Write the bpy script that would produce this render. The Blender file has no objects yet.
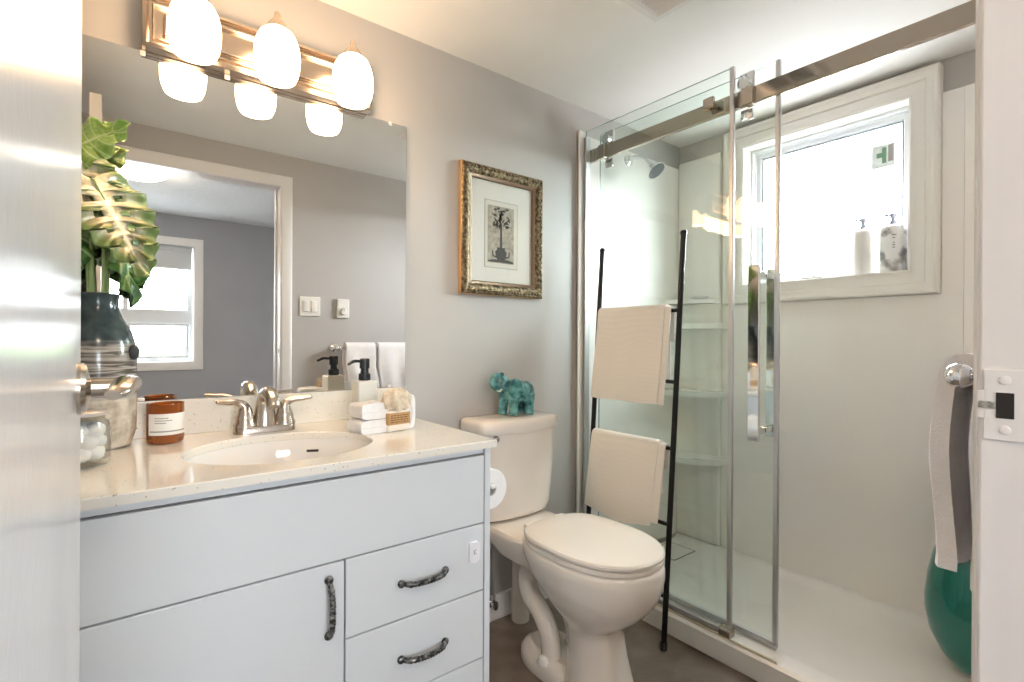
import bpy, bmesh, math, random
from mathutils import Vector, Matrix, noise
random.seed(7)
S = bpy.context.scene
COL = S.collection
PI = math.pi

# ------------------------------------------------------------------ camera
def make_camera():
    yaw, pit, rol, H = math.radians(38.1595), math.radians(-.0898), math.radians(.2989), 1.1603
    r = Vector((math.cos(yaw), -math.sin(yaw), 0)); f0 = Vector((math.sin(yaw), math.cos(yaw), 0)); z = Vector((0, 0, 1))
    fw = f0*math.cos(pit) + z*math.sin(pit); up = -f0*math.sin(pit) + z*math.cos(pit)
    R = r*math.cos(rol) + up*math.sin(rol); U = -r*math.sin(rol) + up*math.cos(rol)
    cam = bpy.data.cameras.new('camera'); o = bpy.data.objects.new('camera', cam); COL.objects.link(o)
    m = Matrix((R, U, -fw)).transposed().to_4x4(); m.translation = (0, 0, H); o.matrix_world = m
    cam.sensor_width = 36; cam.lens = 507.8554/1024*36; cam.clip_start = .01; cam.clip_end = 300
    S.camera = o
make_camera()

# ------------------------------------------------------------------ world, exposure, render behaviour
SKY_EAST, SKY_SOUTH = 44.0, 24.0     # hazy sky, brighter on the sun's side
VANITY_LAMP = 17.0
BED_LAMP = 45.0
w = bpy.data.worlds.new('world'); S.world = w; w.use_nodes = True
bg = w.node_tree.nodes['Background']; bg.inputs[0].default_value = (.93, .955, 1, 1); 
WN, WL = w.node_tree.nodes, w.node_tree.links
_tc = WN.new('ShaderNodeTexCoord'); _sp = WN.new('ShaderNodeSeparateXYZ'); WL.new(_tc.outputs['Generated'], _sp.inputs[0])
_mr = WN.new('ShaderNodeMapRange'); _mr.inputs[1].default_value = -.1; _mr.inputs[2].default_value = .8; _mr.inputs[3].default_value = SKY_SOUTH; _mr.inputs[4].default_value = SKY_EAST
WL.new(_sp.outputs[0], _mr.inputs[0]); WL.new(_mr.outputs[0], bg.inputs[1])
vs = S.view_settings
S.display_settings.display_device = 'sRGB'
vs.view_transform = 'Standard'; vs.look = 'None'; vs.gamma = 1; vs.use_curve_mapping = False
vs.exposure = 0.27
cy = S.cycles
cy.use_denoising = True
try: cy.denoiser = 'OPENIMAGEDENOISE'
except Exception: pass
cy.max_bounces = 14; cy.diffuse_bounces = 6; cy.glossy_bounces = 6; cy.transmission_bounces = 8; cy.transparent_max_bounces = 24
cy.sample_clamp_indirect = 8; cy.caustics_reflective = False; cy.caustics_refractive = False

# ------------------------------------------------------------------ room numbers
A = 1.7035      # wall with the mirror
YC = .125       # bathroom face of the door wall
YB = .015       # hall face of the door wall
XL, XB, HC = -.17, 2.56, 2.27
XJ0, XJ1, ZD = -.030, .790, 2.075   # door opening

def area(name, loc, rot, sx, sy, portal=True):
    l = bpy.data.lights.new(name, 'AREA'); l.shape = 'RECTANGLE'; l.size = sx; l.size_y = sy
    if portal: l.cycles.is_portal = True
    o = bpy.data.objects.new(name, l); COL.objects.link(o); o.location = loc; o.rotation_euler = rot
    return o
# portals only guide the sampling of the sky through the two windows
area('window_portal', (2.74, .97, 1.78), (0, PI/2, 0), .75, .80)
area('window_portal', (.15, -2.24, 1.47), (PI/2, 0, 0), 1.05, 1.25)

# ------------------------------------------------------------------ materials
def mat(name, col=(.8, .8, .8), rough=.5, metal=0, trans=0, ior=1.45, emit=None, estr=0, coat=0, spec=None):
    m = bpy.data.materials.new(name); m.use_nodes = True
    b = m.node_tree.nodes['Principled BSDF']
    b.inputs['Base Color'].default_value = (*col, 1); b.inputs['Roughness'].default_value = rough
    b.inputs['Metallic'].default_value = metal; b.inputs['Transmission Weight'].default_value = trans
    b.inputs['IOR'].default_value = ior; b.inputs['Coat Weight'].default_value = coat
    if spec is not None: b.inputs['Specular IOR Level'].default_value = spec
    if emit: b.inputs['Emission Color'].default_value = (*emit, 1); b.inputs['Emission Strength'].default_value = estr
    return m
def nodes(m): return m.node_tree.nodes, m.node_tree.links, m.node_tree.nodes['Principled BSDF']
def noisy(m, c1, c2, scale=8, detail=4, lo=.35, hi=.65, bump=0, bscale=None, bdist=.002, coords='Object', stretch=None):
    N, L, b = nodes(m)
    tc = N.new('ShaderNodeTexCoord'); mp = N.new('ShaderNodeMapping'); L.new(tc.outputs[coords], mp.inputs[0])
    if stretch: mp.inputs['Scale'].default_value = stretch
    t = N.new('ShaderNodeTexNoise'); t.inputs['Scale'].default_value = scale; t.inputs['Detail'].default_value = detail
    L.new(mp.outputs[0], t.inputs[0])
    r = N.new('ShaderNodeValToRGB'); r.color_ramp.elements[0].position = lo; r.color_ramp.elements[1].position = hi
    r.color_ramp.elements[0].color = (*c1, 1); r.color_ramp.elements[1].color = (*c2, 1)
    L.new(t.outputs[0], r.inputs[0]); L.new(r.outputs[0], b.inputs['Base Color'])
    if bump:
        t2 = N.new('ShaderNodeTexNoise'); t2.inputs['Scale'].default_value = bscale or scale*6; t2.inputs['Detail'].default_value = 3
        L.new(mp.outputs[0], t2.inputs[0])
        bp = N.new('ShaderNodeBump'); bp.inputs['Strength'].default_value = bump; bp.inputs['Distance'].default_value = bdist
        L.new(t2.outputs[0], bp.inputs['Height']); L.new(bp.outputs[0], b.inputs['Normal'])
    return m
def speck(m, base, c, scale=140, thr=.12):
    """quartz flecks"""
    N, L, b = nodes(m)
    tc = N.new('ShaderNodeTexCoord')
    v = N.new('ShaderNodeTexVoronoi'); v.inputs['Scale'].default_value = scale; L.new(tc.outputs['Object'], v.inputs[0])
    n = N.new('ShaderNodeTexNoise'); n.inputs['Scale'].default_value = scale*.7; L.new(tc.outputs['Object'], n.inputs[0])
    mt = N.new('ShaderNodeMath'); mt.operation = 'MULTIPLY'; L.new(v.outputs['Distance'], mt.inputs[0]); L.new(n.outputs[0], mt.inputs[1])
    r = N.new('ShaderNodeValToRGB'); r.color_ramp.elements[0].position = thr*.5; r.color_ramp.elements[1].position = thr
    r.color_ramp.elements[0].color = (*c, 1); r.color_ramp.elements[1].color = (*base, 1)
    L.new(mt.outputs[0], r.inputs[0]); L.new(r.outputs[0], b.inputs['Base Color'])
    return m
def sheet_glass(name, tint, refl=1.0, ior=1.45):
    m = bpy.data.materials.new(name); m.use_nodes = True; N = m.node_tree.nodes; L = m.node_tree.links
    for n in list(N): N.remove(n)
    o = N.new('ShaderNodeOutputMaterial'); mx = N.new('ShaderNodeMixShader'); t = N.new('ShaderNodeBsdfTransparent'); g = N.new('ShaderNodeBsdfGlossy')
    g.inputs['Roughness'].default_value = .0; t.inputs[0].default_value = (*tint, 1)
    f = N.new('ShaderNodeFresnel'); ge = N.new('ShaderNodeNewGeometry'); ir = N.new('ShaderNodeMapRange')   # same reflectance from either side of the pane
    ir.inputs[3].default_value = ior; ir.inputs[4].default_value = 1/ior; L.new(ge.outputs['Backfacing'], ir.inputs[0]); L.new(ir.outputs[0], f.inputs[0])
    mu = N.new('ShaderNodeMath'); mu.operation = 'MULTIPLY'; mu.inputs[1].default_value = refl
    L.new(f.outputs[0], mu.inputs[0]); L.new(mu.outputs[0], mx.inputs[0]); L.new(t.outputs[0], mx.inputs[1]); L.new(g.outputs[0], mx.inputs[2]); L.new(mx.outputs[0], o.inputs[0])
    return m

M = {}
M['wall'] = noisy(mat('grey_wall_paint', rough=.55), (.50, .475, .455), (.52, .495, .475), scale=3, bump=.08, bscale=220, bdist=.001)
M['ceiling'] = noisy(mat('white_ceiling_paint', rough=.7), (.88, .87, .85), (.90, .89, .87), scale=4, bump=.25, bscale=60, bdist=.002)
M['bedwall'] = noisy(mat('blue_grey_wall_paint', rough=.6), (.33, .335, .36), (.35, .355, .38), scale=3, bump=.08, bscale=220, bdist=.001)
M['bedceil'] = noisy(mat('textured_ceiling', rough=.8), (.78, .80, .82), (.84, .86, .88), scale=40, bump=.6, bscale=120, bdist=.004)
M['trim'] = mat('white_gloss_trim', (.82, .80, .78), rough=.3)
M['jamb'] = noisy(mat('white_brushed_paint', rough=.28), (.78, .75, .75), (.82, .79, .79), scale=3, bump=.25, bscale=12, bdist=.0012, stretch=(8, 8, .4))
M['doorpaint'] = noisy(mat('white_door_paint', rough=.22), (.70, .695, .69), (.74, .735, .73), scale=5, bump=.25, bscale=70, bdist=.001)
M['carpet'] = noisy(mat('hall_floor', rough=.9), (.38, .33, .28), (.48, .43, .37), scale=60, bump=.4, bscale=300)
M['cab'] = mat('white_lacquer', (.685, .715, .75), rough=.32)
M['gap'] = mat('shadow_gap_grey', (.26, .24, .23), rough=.7)
M['quartz'] = speck(mat('white_quartz', rough=.10, coat=.3), (.80, .765, .70), (.30, .25, .21), 95, .075)
M['ceramic'] = mat('white_ceramic', (.86, .84, .82), rough=.06, coat=.6)
M['toilet'] = mat('biscuit_china', (.84, .775, .71), rough=.09, coat=.5)
M['seatm'] = mat('biscuit_plastic', (.85, .79, .73), rough=.2)
M['nickel'] = mat('brushed_nickel', (.54, .48, .42), rough=.24, metal=1)
M['plate'] = mat('satin_nickel', (.58, .485, .40), rough=.2, metal=1)
M['chrome'] = mat('chrome', (.82, .82, .83), rough=.05, metal=1)
M['steel'] = mat('polished_steel', (.52, .455, .39), rough=.1, metal=1)
M['alu'] = mat('aluminium_trim', (.62, .62, .63), rough=.42, metal=1)
M['black'] = mat('black_steel', (.022, .021, .02), rough=.38, metal=.6)
M['blackp'] = mat('black_plastic', (.02, .022, .028), rough=.25)
M['pewter'] = noisy(mat('dark_pewter', rough=.34, metal=.85), (.05, .05, .05), (.32, .31, .30), scale=90, detail=3, lo=.42, hi=.68, bump=.5, bscale=180, bdist=.002)
M['mirror'] = mat('mirror_silver', (.90, .91, .90), rough=0, metal=1)
M['clip'] = mat('clear_plastic_clip', (.85, .83, .80), rough=.2)
M['shade'] = mat('lit_opal_glass', (.9, .86, .8), rough=.3, emit=(1, .69, .41), estr=VANITY_LAMP)
M['bedshade'] = mat('lit_dome_glass', (.9, .86, .8), rough=.3, emit=(1, .86, .68), estr=BED_LAMP)
M['glass'] = sheet_glass('shower_glass', (.950, .980, .967), 1.0)
M['wglass'] = sheet_glass('window_glass', (.97, .985, .99), .8)
M['acrylic'] = mat('white_acrylic', (.92, .875, .83), rough=.16, coat=.25)
M['pan'] = noisy(mat('white_shower_base', rough=.22), (.90, .875, .835), (.92, .90, .86), scale=5)
M['floor'] = noisy(mat('brown_stone_vinyl', rough=.38), (.135, .098, .072), (.27, .215, .172), scale=7, detail=8, lo=.32, hi=.70, bump=.1, bscale=60)
M['towel'] = None
M['gold'] = noisy(mat('antique_gold', rough=.42, metal=.7), (.06, .042, .022), (.33, .245, .14), scale=70, detail=4, lo=.38, hi=.66, bump=.5, bscale=120, bdist=.003)
M['goldside'] = mat('gold_frame_side', (.55, .34, .16), rough=.45, metal=.3)
M['bronze'] = mat('bronze_lip', (.20, .13, .085), rough=.35, metal=.6)
M['mat'] = mat('cream_mat_board', (.80, .77, .70), rough=.8)
M['paper'] = mat('print_paper', (.74, .70, .61), rough=.8)
M['printbg'] = noisy(mat('aged_print', rough=.8), (.33, .29, .23), (.52, .47, .38), scale=60, detail=6)
M['ink'] = mat('print_ink', (.075, .07, .065), rough=.8)
M['pencil'] = mat('grey_plate_line', (.33, .31, .30), rough=.8)
M['picglass'] = sheet_glass('picture_glass', (.98, .98, .98), .5)
M['teal'] = None
M['amber'] = mat('amber_glass', (.50, .13, .02), rough=.06, trans=.55, coat=.5)
M['wax'] = mat('candle_wax', (.55, .26, .12), rough=.5)
M['label'] = mat('white_paper_label', (.86, .85, .82), rough=.7)
M['greyink'] = mat('grey_ink', (.30, .30, .30), rough=.7)
M['jar'] = sheet_glass('jar_glass', (.95, .955, .95), 1.2)
M['cotton'] = noisy(mat('cotton', rough=.9), (.84, .83, .82), (.9, .89, .88), scale=30, bump=.4, bscale=90)
M['soapdisp'] = mat('white_stoneware', (.80, .78, .72), rough=.35)
M['cloth'] = noisy(mat('white_terry', rough=.95), (.86, .85, .86), (.92, .91, .92), scale=30, bump=.7, bscale=350, bdist=.003)
M['pouch'] = noisy(mat('cream_mesh_net', rough=.85), (.62, .50, .36), (.80, .70, .56), scale=60, bump=.8, bscale=240, bdist=.004)
M['soap'] = mat('cream_soap', (.84, .76, .66), rough=.5)
M['roll'] = noisy(mat('tissue_paper', rough=.95), (.84, .83, .83), (.89, .88, .88), scale=20, bump=.3, bscale=200)
M['switch'] = mat('white_switch_plastic', (.85, .83, .78), rough=.3)
M['vinyl'] = mat('white_vinyl_frame', (.76, .79, .82), rough=.35)
M['casing'] = mat('cream_window_casing', (.80, .765, .71), rough=.3)
M['blind'] = mat('roller_shade', (.62, .64, .66), rough=.7)
M['rubber'] = mat('black_rubber', (.03, .03, .03), rough=.6)
M['darkhole'] = mat('dark_hole_shade', (.035, .03, .028), rough=.5, metal=.4)  # near-black; shade inside latch hole, overflow slot and vent put into the colour
M['worn'] = noisy(mat('worn_brass', rough=.45, metal=.6), (.25, .23, .20), (.60, .58, .55), scale=200)
M['foliage'] = noisy(mat('tree_green', rough=.9), (.10, .17, .07), (.25, .33, .17), scale=2)
M['ground'] = noisy(mat('neutral_grey_ground', rough=.9), (.30, .30, .29), (.40, .40, .38), scale=.3)  # made grey so light bounced in through the windows stays neutral

def waffle(name, c1, c2, freq=260):
    m = mat(name, c1, rough=.92); N, L, b = nodes(m)
    tc = N.new('ShaderNodeTexCoord')
    v = N.new('ShaderNodeTexVoronoi'); v.inputs['Scale'].default_value = freq; v.distance = 'CHEBYCHEV'; v.inputs['Randomness'].default_value = .25
    L.new(tc.outputs['Object'], v.inputs[0])
    r = N.new('ShaderNodeValToRGB'); r.color_ramp.elements[0].color = (*c2, 1); r.color_ramp.elements[1].color = (*c1, 1)
    r.color_ramp.elements[0].position = .1; r.color_ramp.elements[1].position = .55
    L.new(v.outputs['Distance'], r.inputs[0]); L.new(r.outputs[0], b.inputs['Base Color'])
    bp = N.new('ShaderNodeBump'); bp.inputs['Strength'].default_value = .6; bp.inputs['Distance'].default_value = .003
    L.new(v.outputs['Distance'], bp.inputs['Height']); L.new(bp.outputs[0], b.inputs['Normal'])
    return m
M['towel'] = waffle('cream_waffle_cotton', (.96, .915, .85), (.91, .855, .78), 420)
M['wtowel'] = noisy(mat('white_towel_cotton', rough=.95), (.90, .86, .85), (.93, .90, .89), scale=40, bump=.6, bscale=300, bdist=.003)

def glaze(name):
    m = mat(name, rough=.12, coat=.6); noisy(m, (.014, .11, .115), (.16, .42, .40), scale=34, detail=5, lo=.36, hi=.66, bump=.5, bscale=55, bdist=.004)
    return m
M['teal'] = glaze('teal_glaze')
def tealglass():
    m = mat('teal_glass', (.02, .34, .28), rough=.04, trans=.75, coat=.5)
    return m
M['tealglass'] = tealglass()
def vase_mat():
    """dark teal glaze over wood-like bands over speckled sand, split by height in the vase's own space"""
    m = mat('banded_stoneware', rough=.22, coat=.3); N, L, b = nodes(m)
    tc = N.new('ShaderNodeTexCoord'); sp = N.new('ShaderNodeSeparateXYZ'); L.new(tc.outputs['Object'], sp.inputs[0])
    n1 = N.new('ShaderNodeTexNoise'); n1.inputs['Scale'].default_value = 40; n1.inputs['Detail'].default_value = 6; L.new(tc.outputs['Object'], n1.inputs[0])
    mp = N.new('ShaderNodeMapping'); mp.inputs['Scale'].default_value = (8, 8, 90); L.new(tc.outputs['Object'], mp.inputs[0])
    n2 = N.new('ShaderNodeTexNoise'); n2.inputs['Scale'].default_value = 1.6; n2.inputs['Detail'].default_value = 4; n2.inputs['Distortion'].default_value = .6; L.new(mp.outputs[0], n2.inputs[0])
    def ramp(c, *st):
        r = N.new('ShaderNodeValToRGB'); r.color_ramp.elements[0].position = st[0][0]; r.color_ramp.elements[0].color = (*st[0][1], 1)
        r.color_ramp.elements[1].position = st[1][0]; r.color_ramp.elements[1].color = (*st[1][1], 1); L.new(c, r.inputs[0]); return r.outputs[0]
    sand = ramp(n1.outputs[0], (.35, (.42, .36, .29)), (.62, (.66, .60, .51)))
    wood = ramp(n2.outputs[0], (.42, (.10, .09, .08)), (.6, (.44, .40, .36)))
    teal = ramp(n1.outputs[0], (.35, (.025, .042, .046)), (.65, (.045, .070, .075)))
    def step(z, wdt=.004):
        mr = N.new('ShaderNodeMapRange'); mr.inputs[1].default_value = z-wdt; mr.inputs[2].default_value = z+wdt; L.new(sp.outputs[2], mr.inputs[0]); return mr.outputs[0]
    def mix(f, a, c):
        x = N.new('ShaderNodeMix'); x.data_type = 'RGBA'; L.new(f, x.inputs[0]); L.new(a, x.inputs[6]); L.new(c, x.inputs[7]); return x.outputs[2]
    L.new(mix(step(.255, .012), mix(step(.125), sand, wood), teal), b.inputs['Base Color'])
    return m
M['vase'] = vase_mat()
def leaf_mat(name, c1, c2, vein, margin=None):
    m = mat(name, rough=.3, coat=.25); N, L, b = nodes(m)
    uv = N.new('ShaderNodeUVMap'); sp = N.new('ShaderNodeSeparateXYZ'); L.new(uv.outputs[0], sp.inputs[0])
    n = N.new('ShaderNodeTexNoise'); n.inputs['Scale'].default_value = 5; n.inputs['Detail'].default_value = 3; L.new(uv.outputs[0], n.inputs[0])
    r = N.new('ShaderNodeValToRGB'); r.color_ramp.elements[0].position = .35; r.color_ramp.elements[1].position = .65
    r.color_ramp.elements[0].color = (*c1, 1); r.color_ramp.elements[1].color = (*c2, 1); L.new(n.outputs[0], r.inputs[0])
    # lateral veins every 1/7 along the midrib, plus the midrib itself
    m1 = N.new('ShaderNodeMath'); m1.operation = 'PINGPONG'; m1.inputs[1].default_value = .0714; L.new(sp.outputs[0], m1.inputs[0])
    mr = N.new('ShaderNodeMapRange'); mr.inputs[1].default_value = .016; mr.inputs[2].default_value = .0; L.new(m1.outputs[0], mr.inputs[0])
    ab = N.new('ShaderNodeMath'); ab.operation = 'ABSOLUTE'; L.new(sp.outputs[1], ab.inputs[0])
    mr2 = N.new('ShaderNodeMapRange'); mr2.inputs[1].default_value = .09; mr2.inputs[2].default_value = .03; L.new(ab.outputs[0], mr2.inputs[0])
    mx = N.new('ShaderNodeMath'); mx.operation = 'MAXIMUM'; L.new(mr.outputs[0], mx.inputs[0]); L.new(mr2.outputs[0], mx.inputs[1])
    x = N.new('ShaderNodeMix'); x.data_type = 'RGBA'; L.new(mx.outputs[0], x.inputs[0]); L.new(r.outputs[0], x.inputs[6]); x.inputs[7].default_value = (*vein, 1)
    last = x.outputs[2]
    if margin:   # green blotches growing towards the leaf margin
        ad = N.new('ShaderNodeMath'); ad.operation = 'MULTIPLY_ADD'; ad.inputs[1].default_value = .9; L.new(n.outputs[0], ad.inputs[0]); L.new(ab.outputs[0], ad.inputs[2])
        m3 = N.new('ShaderNodeMapRange'); m3.inputs[1].default_value = .92; m3.inputs[2].default_value = 1.25; L.new(ad.outputs[0], m3.inputs[0])
        y = N.new('ShaderNodeMix'); y.data_type = 'RGBA'; L.new(m3.outputs[0], y.inputs[0]); L.new(last, y.inputs[6]); y.inputs[7].default_value = (*margin, 1); last = y.outputs[2]
    L.new(last, b.inputs['Base Color'])
    return m
M['leaf_pale'] = leaf_mat('pale_variegated_leaf', (.34, .31, .17), (.60, .52, .37), (.74, .68, .52), (.17, .24, .075))
M['leaf_lime'] = leaf_mat('lime_leaf', (.16, .32, .04), (.32, .46, .13), (.45, .56, .27))
M['leaf_dark'] = leaf_mat('dark_green_leaf', (.035, .12, .02), (.12, .26, .06), (.35, .45, .2))
M['stem'] = mat('pale_green_stem', (.36, .48, .20), rough=.4)
M['marble'] = noisy(mat('marbled_plastic', rough=.3), (.30, .29, .29), (.86, .85, .84), scale=16, detail=6, lo=.36, hi=.48)
M['white_bottle'] = mat('white_bottle_plastic', (.84, .82, .78), rough=.3)
M['pump'] = mat('grey_pump_plastic', (.40, .42, .50), rough=.3)
M['sticker'] = noisy(mat('window_sticker_paper', rough=.6), (.62, .66, .63), (.80, .83, .82), scale=30)
M['stickgreen'] = mat('green_print', (.16, .30, .20), rough=.6)

# ------------------------------------------------------------------ mesh helpers
ORG = {}
def finish(bm, ang=.62):
    bmesh.ops.remove_doubles(bm, verts=bm.verts, dist=1e-6)
    bmesh.ops.recalc_face_normals(bm, faces=bm.faces)
    for f in bm.faces: f.smooth = True
    for e in bm.edges:
        if len(e.link_faces) != 2: e.smooth = False; continue
        a = e.calc_face_angle(0); p, q = e.link_faces[0].calc_area(), e.link_faces[1].calc_area()
        if a > ang or (a > .12 and max(p, q) > 14*min(p, q)): e.smooth = False
def obj(name, bm, m, parent=None, loc=None, ang=.62, fin=True, flat=False):
    """link a bmesh given in world space as one object whose origin is at loc (or the parent's)"""
    if fin: finish(bm, ang)
    org = ORG[parent.name] if parent else Vector(loc or (0, 0, 0))
    bmesh.ops.translate(bm, verts=bm.verts, vec=-org)
    me = bpy.data.meshes.new(name); bm.to_mesh(me); bm.free()
    for x in (m if isinstance(m, (list, tuple)) else [m]): me.materials.append(x)
    o = bpy.data.objects.new(name, me); COL.objects.link(o)
    if parent: o.parent = parent
    else: o.location = org
    ORG[o.name] = org
    return o
def empty(name, loc):
    o = bpy.data.objects.new(name, None); COL.objects.link(o); o.location = loc; o.empty_display_size = .05
    ORG[o.name] = Vector(loc); return o
def tag(o, label=None, cat=None, group=None, kind=None):
    if label: o['label'] = label
    if cat: o['category'] = cat
    if group: o['group'] = group
    if kind: o['kind'] = kind
    return o
def thing(name, label, cat, loc, group=None): return tag(empty(name, loc), label, cat, group)
def struct(o, label=None, cat=None): return tag(o, label, cat, kind='structure')

def new(): return bmesh.new()
def box(bm, x0, x1, y0, y1, z0, z1, bev=0, seg=2, mi=0, rot=None, piv=None):
    r = bmesh.ops.create_cube(bm, size=1)
    vs_ = r['verts']
    for v in vs_:
        v.co = Vector(((x0+x1)/2 + v.co.x*(x1-x0), (y0+y1)/2 + v.co.y*(y1-y0), (z0+z1)/2 + v.co.z*(z1-z0)))
    fs = set(f for v in vs_ for f in v.link_faces)
    if bev:
        es = set(e for v in vs_ for e in v.link_edges)
        rb = bmesh.ops.bevel(bm, geom=list(es), offset=bev, segments=seg, profile=.5, affect='EDGES')
        fs = set(rb['faces']) | set(f for f in bm.faces if f.is_valid and all(v in set(rb['verts']) for v in f.verts))
        vs_ = rb['verts']
    for f in fs:
        if f.is_valid: f.material_index = mi
    if rot is not None:
        bmesh.ops.rotate(bm, verts=[v for v in vs_ if v.is_valid], cent=piv or ((x0+x1)/2, (y0+y1)/2, (z0+z1)/2), matrix=rot)
    return bm
def loft(bm, rings, cap0=True, cap1=True, closed=True, mi=0):
    R = [[bm.verts.new(p) for p in r] for r in rings]
    n = len(R[0])
    for a, b in zip(R, R[1:]):
        for i in range(n if closed else n-1):
            j = (i+1) % n
            bm.faces.new((a[i], a[j], b[j], b[i])).material_index = mi
    if cap0: bm.faces.new(R[0][::-1]).material_index = mi
    if cap1: bm.faces.new(R[-1]).material_index = mi
    return bm
def lathe(bm, c, prof, seg=32, ax='Z', cap0=True, cap1=True, mi=0, sx=1, sy=1):
    """prof: list of (radius, height)"""
    rings = []
    for r, h in prof:
        ring = []
        for i in range(seg):
            a = 2*PI*i/seg; u, v = r*math.cos(a)*sx, r*math.sin(a)*sy
            ring.append(Vector(c) + {'Z': Vector((u, v, h)), 'X': Vector((h, u, v)), 'Y': Vector((v, h, u))}[ax])
        rings.append(ring)
    return loft(bm, rings, cap0, cap1, mi=mi)
def spline(pts, n=8):
    """Catmull-Rom through 3-D points (or tuples with a radius as fourth entry)"""
    P = [Vector(p) for p in pts]; out = []
    P = [P[0]*2-P[1]] + P + [P[-1]*2-P[-2]]
    for i in range(1, len(P)-2):
        a, b, c, d = P[i-1:i+3]
        for k in range(n):
            t = k/n
            out.append(.5*((2*b) + (c-a)*t + (2*a-5*b+4*c-d)*t*t + (3*b-a-3*c+d)*t**3))
    out.append(P[-2]); return out
def tube(bm, pts, rad, seg=12, flat=(1, 1), mi=0, cap=True, up=Vector((0, 0, 1))):
    """tube along pts; rad a number or one per point"""
    P = [Vector(p[:3]) for p in pts]; n = len(P)
    rd = rad if isinstance(rad, (list, tuple)) else [rad]*n
    T = [(P[min(i+1, n-1)]-P[max(i-1, 0)]).normalized() for i in range(n)]
    u = up - T[0]*up.dot(T[0])
    if u.length < .05: u = Vector((1, 0, 0)) - T[0]*T[0].x
    rings = []
    for i in range(n):
        u = u - T[i]*u.dot(T[i]); u.normalize(); v = T[i].cross(u)
        rings.append([P[i] + (v*math.cos(2*PI*k/seg)*flat[0] + u*math.sin(2*PI*k/seg)*flat[1])*rd[i] for k in range(seg)])
    return loft(bm, rings, cap, cap, mi=mi)
def prism(bm, pts, vec, mi=0):
    """extrude a planar outline by vec"""
    vec = Vector(vec); a = [Vector(p) for p in pts]
    return loft(bm, [a, [p+vec for p in a]], mi=mi)
def frame(bm, o, u, v, n, u0, u1, v0, v1, prof, mi=0, open_bottom=False):
    """mitred frame: prof = closed loop of (outward offset, height along n) round the rectangle u0..u1 x v0..v1"""
    o, u, v, n = Vector(o), Vector(u), Vector(v), Vector(n)
    cs = [(u0, v0, -1, -1), (u0, v1, -1, 1), (u1, v1, 1, 1), (u1, v0, 1, -1)]
    if open_bottom: cs[0] = (u0, v0, -1, 0); cs[3] = (u1, v0, 1, 0)
    rings = [[o + u*(cu+du*d) + v*(cv+dv*d) + n*h for d, h in prof] for cu, cv, du, dv in cs]
    if not open_bottom: return loft(bm, rings+[rings[0]], False, False, mi=mi)
    return loft(bm, rings, True, True, mi=mi)
def ball(bm, c, r, mi=0, sub=3, mtx=None):
    x = bmesh.ops.create_icosphere(bm, subdivisions=sub, radius=1)
    r = r if isinstance(r, (tuple, list)) else (r, r, r)
    for vv in x['verts']:
        p = Vector((vv.co.x*r[0], vv.co.y*r[1], vv.co.z*r[2]))
        if mtx: p = mtx @ p
        vv.co = p + Vector(c)
    return bm
def dup(root, vec, label=None):
    c = root.copy(); COL.objects.link(c); c.location = Vector(root.location) + Vector(vec)
    if label: c['label'] = label
    def rec(a, b):
        for ch in list(a.children):
            k = ch.copy(); COL.objects.link(k); k.parent = b; rec(ch, k)
    rec(root, c); return c
def mod_sub(o, n=1):
    m = o.modifiers.new('smooth', 'SUBSURF'); m.levels = n; m.render_levels = n
def rz(a): return Matrix.Rotation(a, 3, 'Z')

# ------------------------------------------------------------------ the room
bm = box(new(), XL-.1, XB+.14, YB, A+.1, -.06, 0); struct(obj('floor', bm, M['floor'], loc=(0, 0, 0)))
bm = box(new(), XL-.1, XB+.14, YB, A+.1, HC, HC+.08); struct(obj('ceiling', bm, M['ceiling'], loc=(0, 0, HC)))
bm = box(new(), XL-.1, XB+.14, A, A+.1, 0, HC); struct(obj('wall_back', bm, M['wall'], loc=(0, A, 0)))
bm = box(new(), XL-.1, XL, YC, A, 0, HC); struct(obj('wall_left', bm, M['wall'], loc=(XL, 0, 0)))
# door wall with its opening
bm = new()
box(bm, -2.1, XJ0-.018, YB, YC, 0, HC); box(bm, XJ1+.018, XB+.14, YB, YC, 0, HC); box(bm, XJ0-.018, XJ1+.018, YB, YC, ZD+.018, HC)
struct(obj('wall_front', bm, M['wall'], loc=(0, YC, 0)))
# window wall with its opening
WY0, WY1, WZ0, WZ1 = .610, 1.325, 1.440, 2.165
bm = new()
box(bm, XB, XB+.14, YC, WY0, 0, HC); box(bm, XB, XB+.14, WY1, A, 0, HC); box(bm, XB, XB+.14, WY0, WY1, 0, WZ0); box(bm, XB, XB+.14, WY0, WY1, WZ1, HC)
struct(obj('wall_right', bm, M['wall'], loc=(XB, 0, 0)))
# baseboard
bm = box(new(), .80, 1.716, A-.014, A, 0, .104, .004); struct(obj('baseboard_back', bm, M['trim'], loc=(.8, A, 0)))
bm = box(new(), .86, 1.70, YC, YC+.014, 0, .104, .004); struct(obj('baseboard_front', bm, M['trim'], loc=(.86, YC, 0)))

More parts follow.
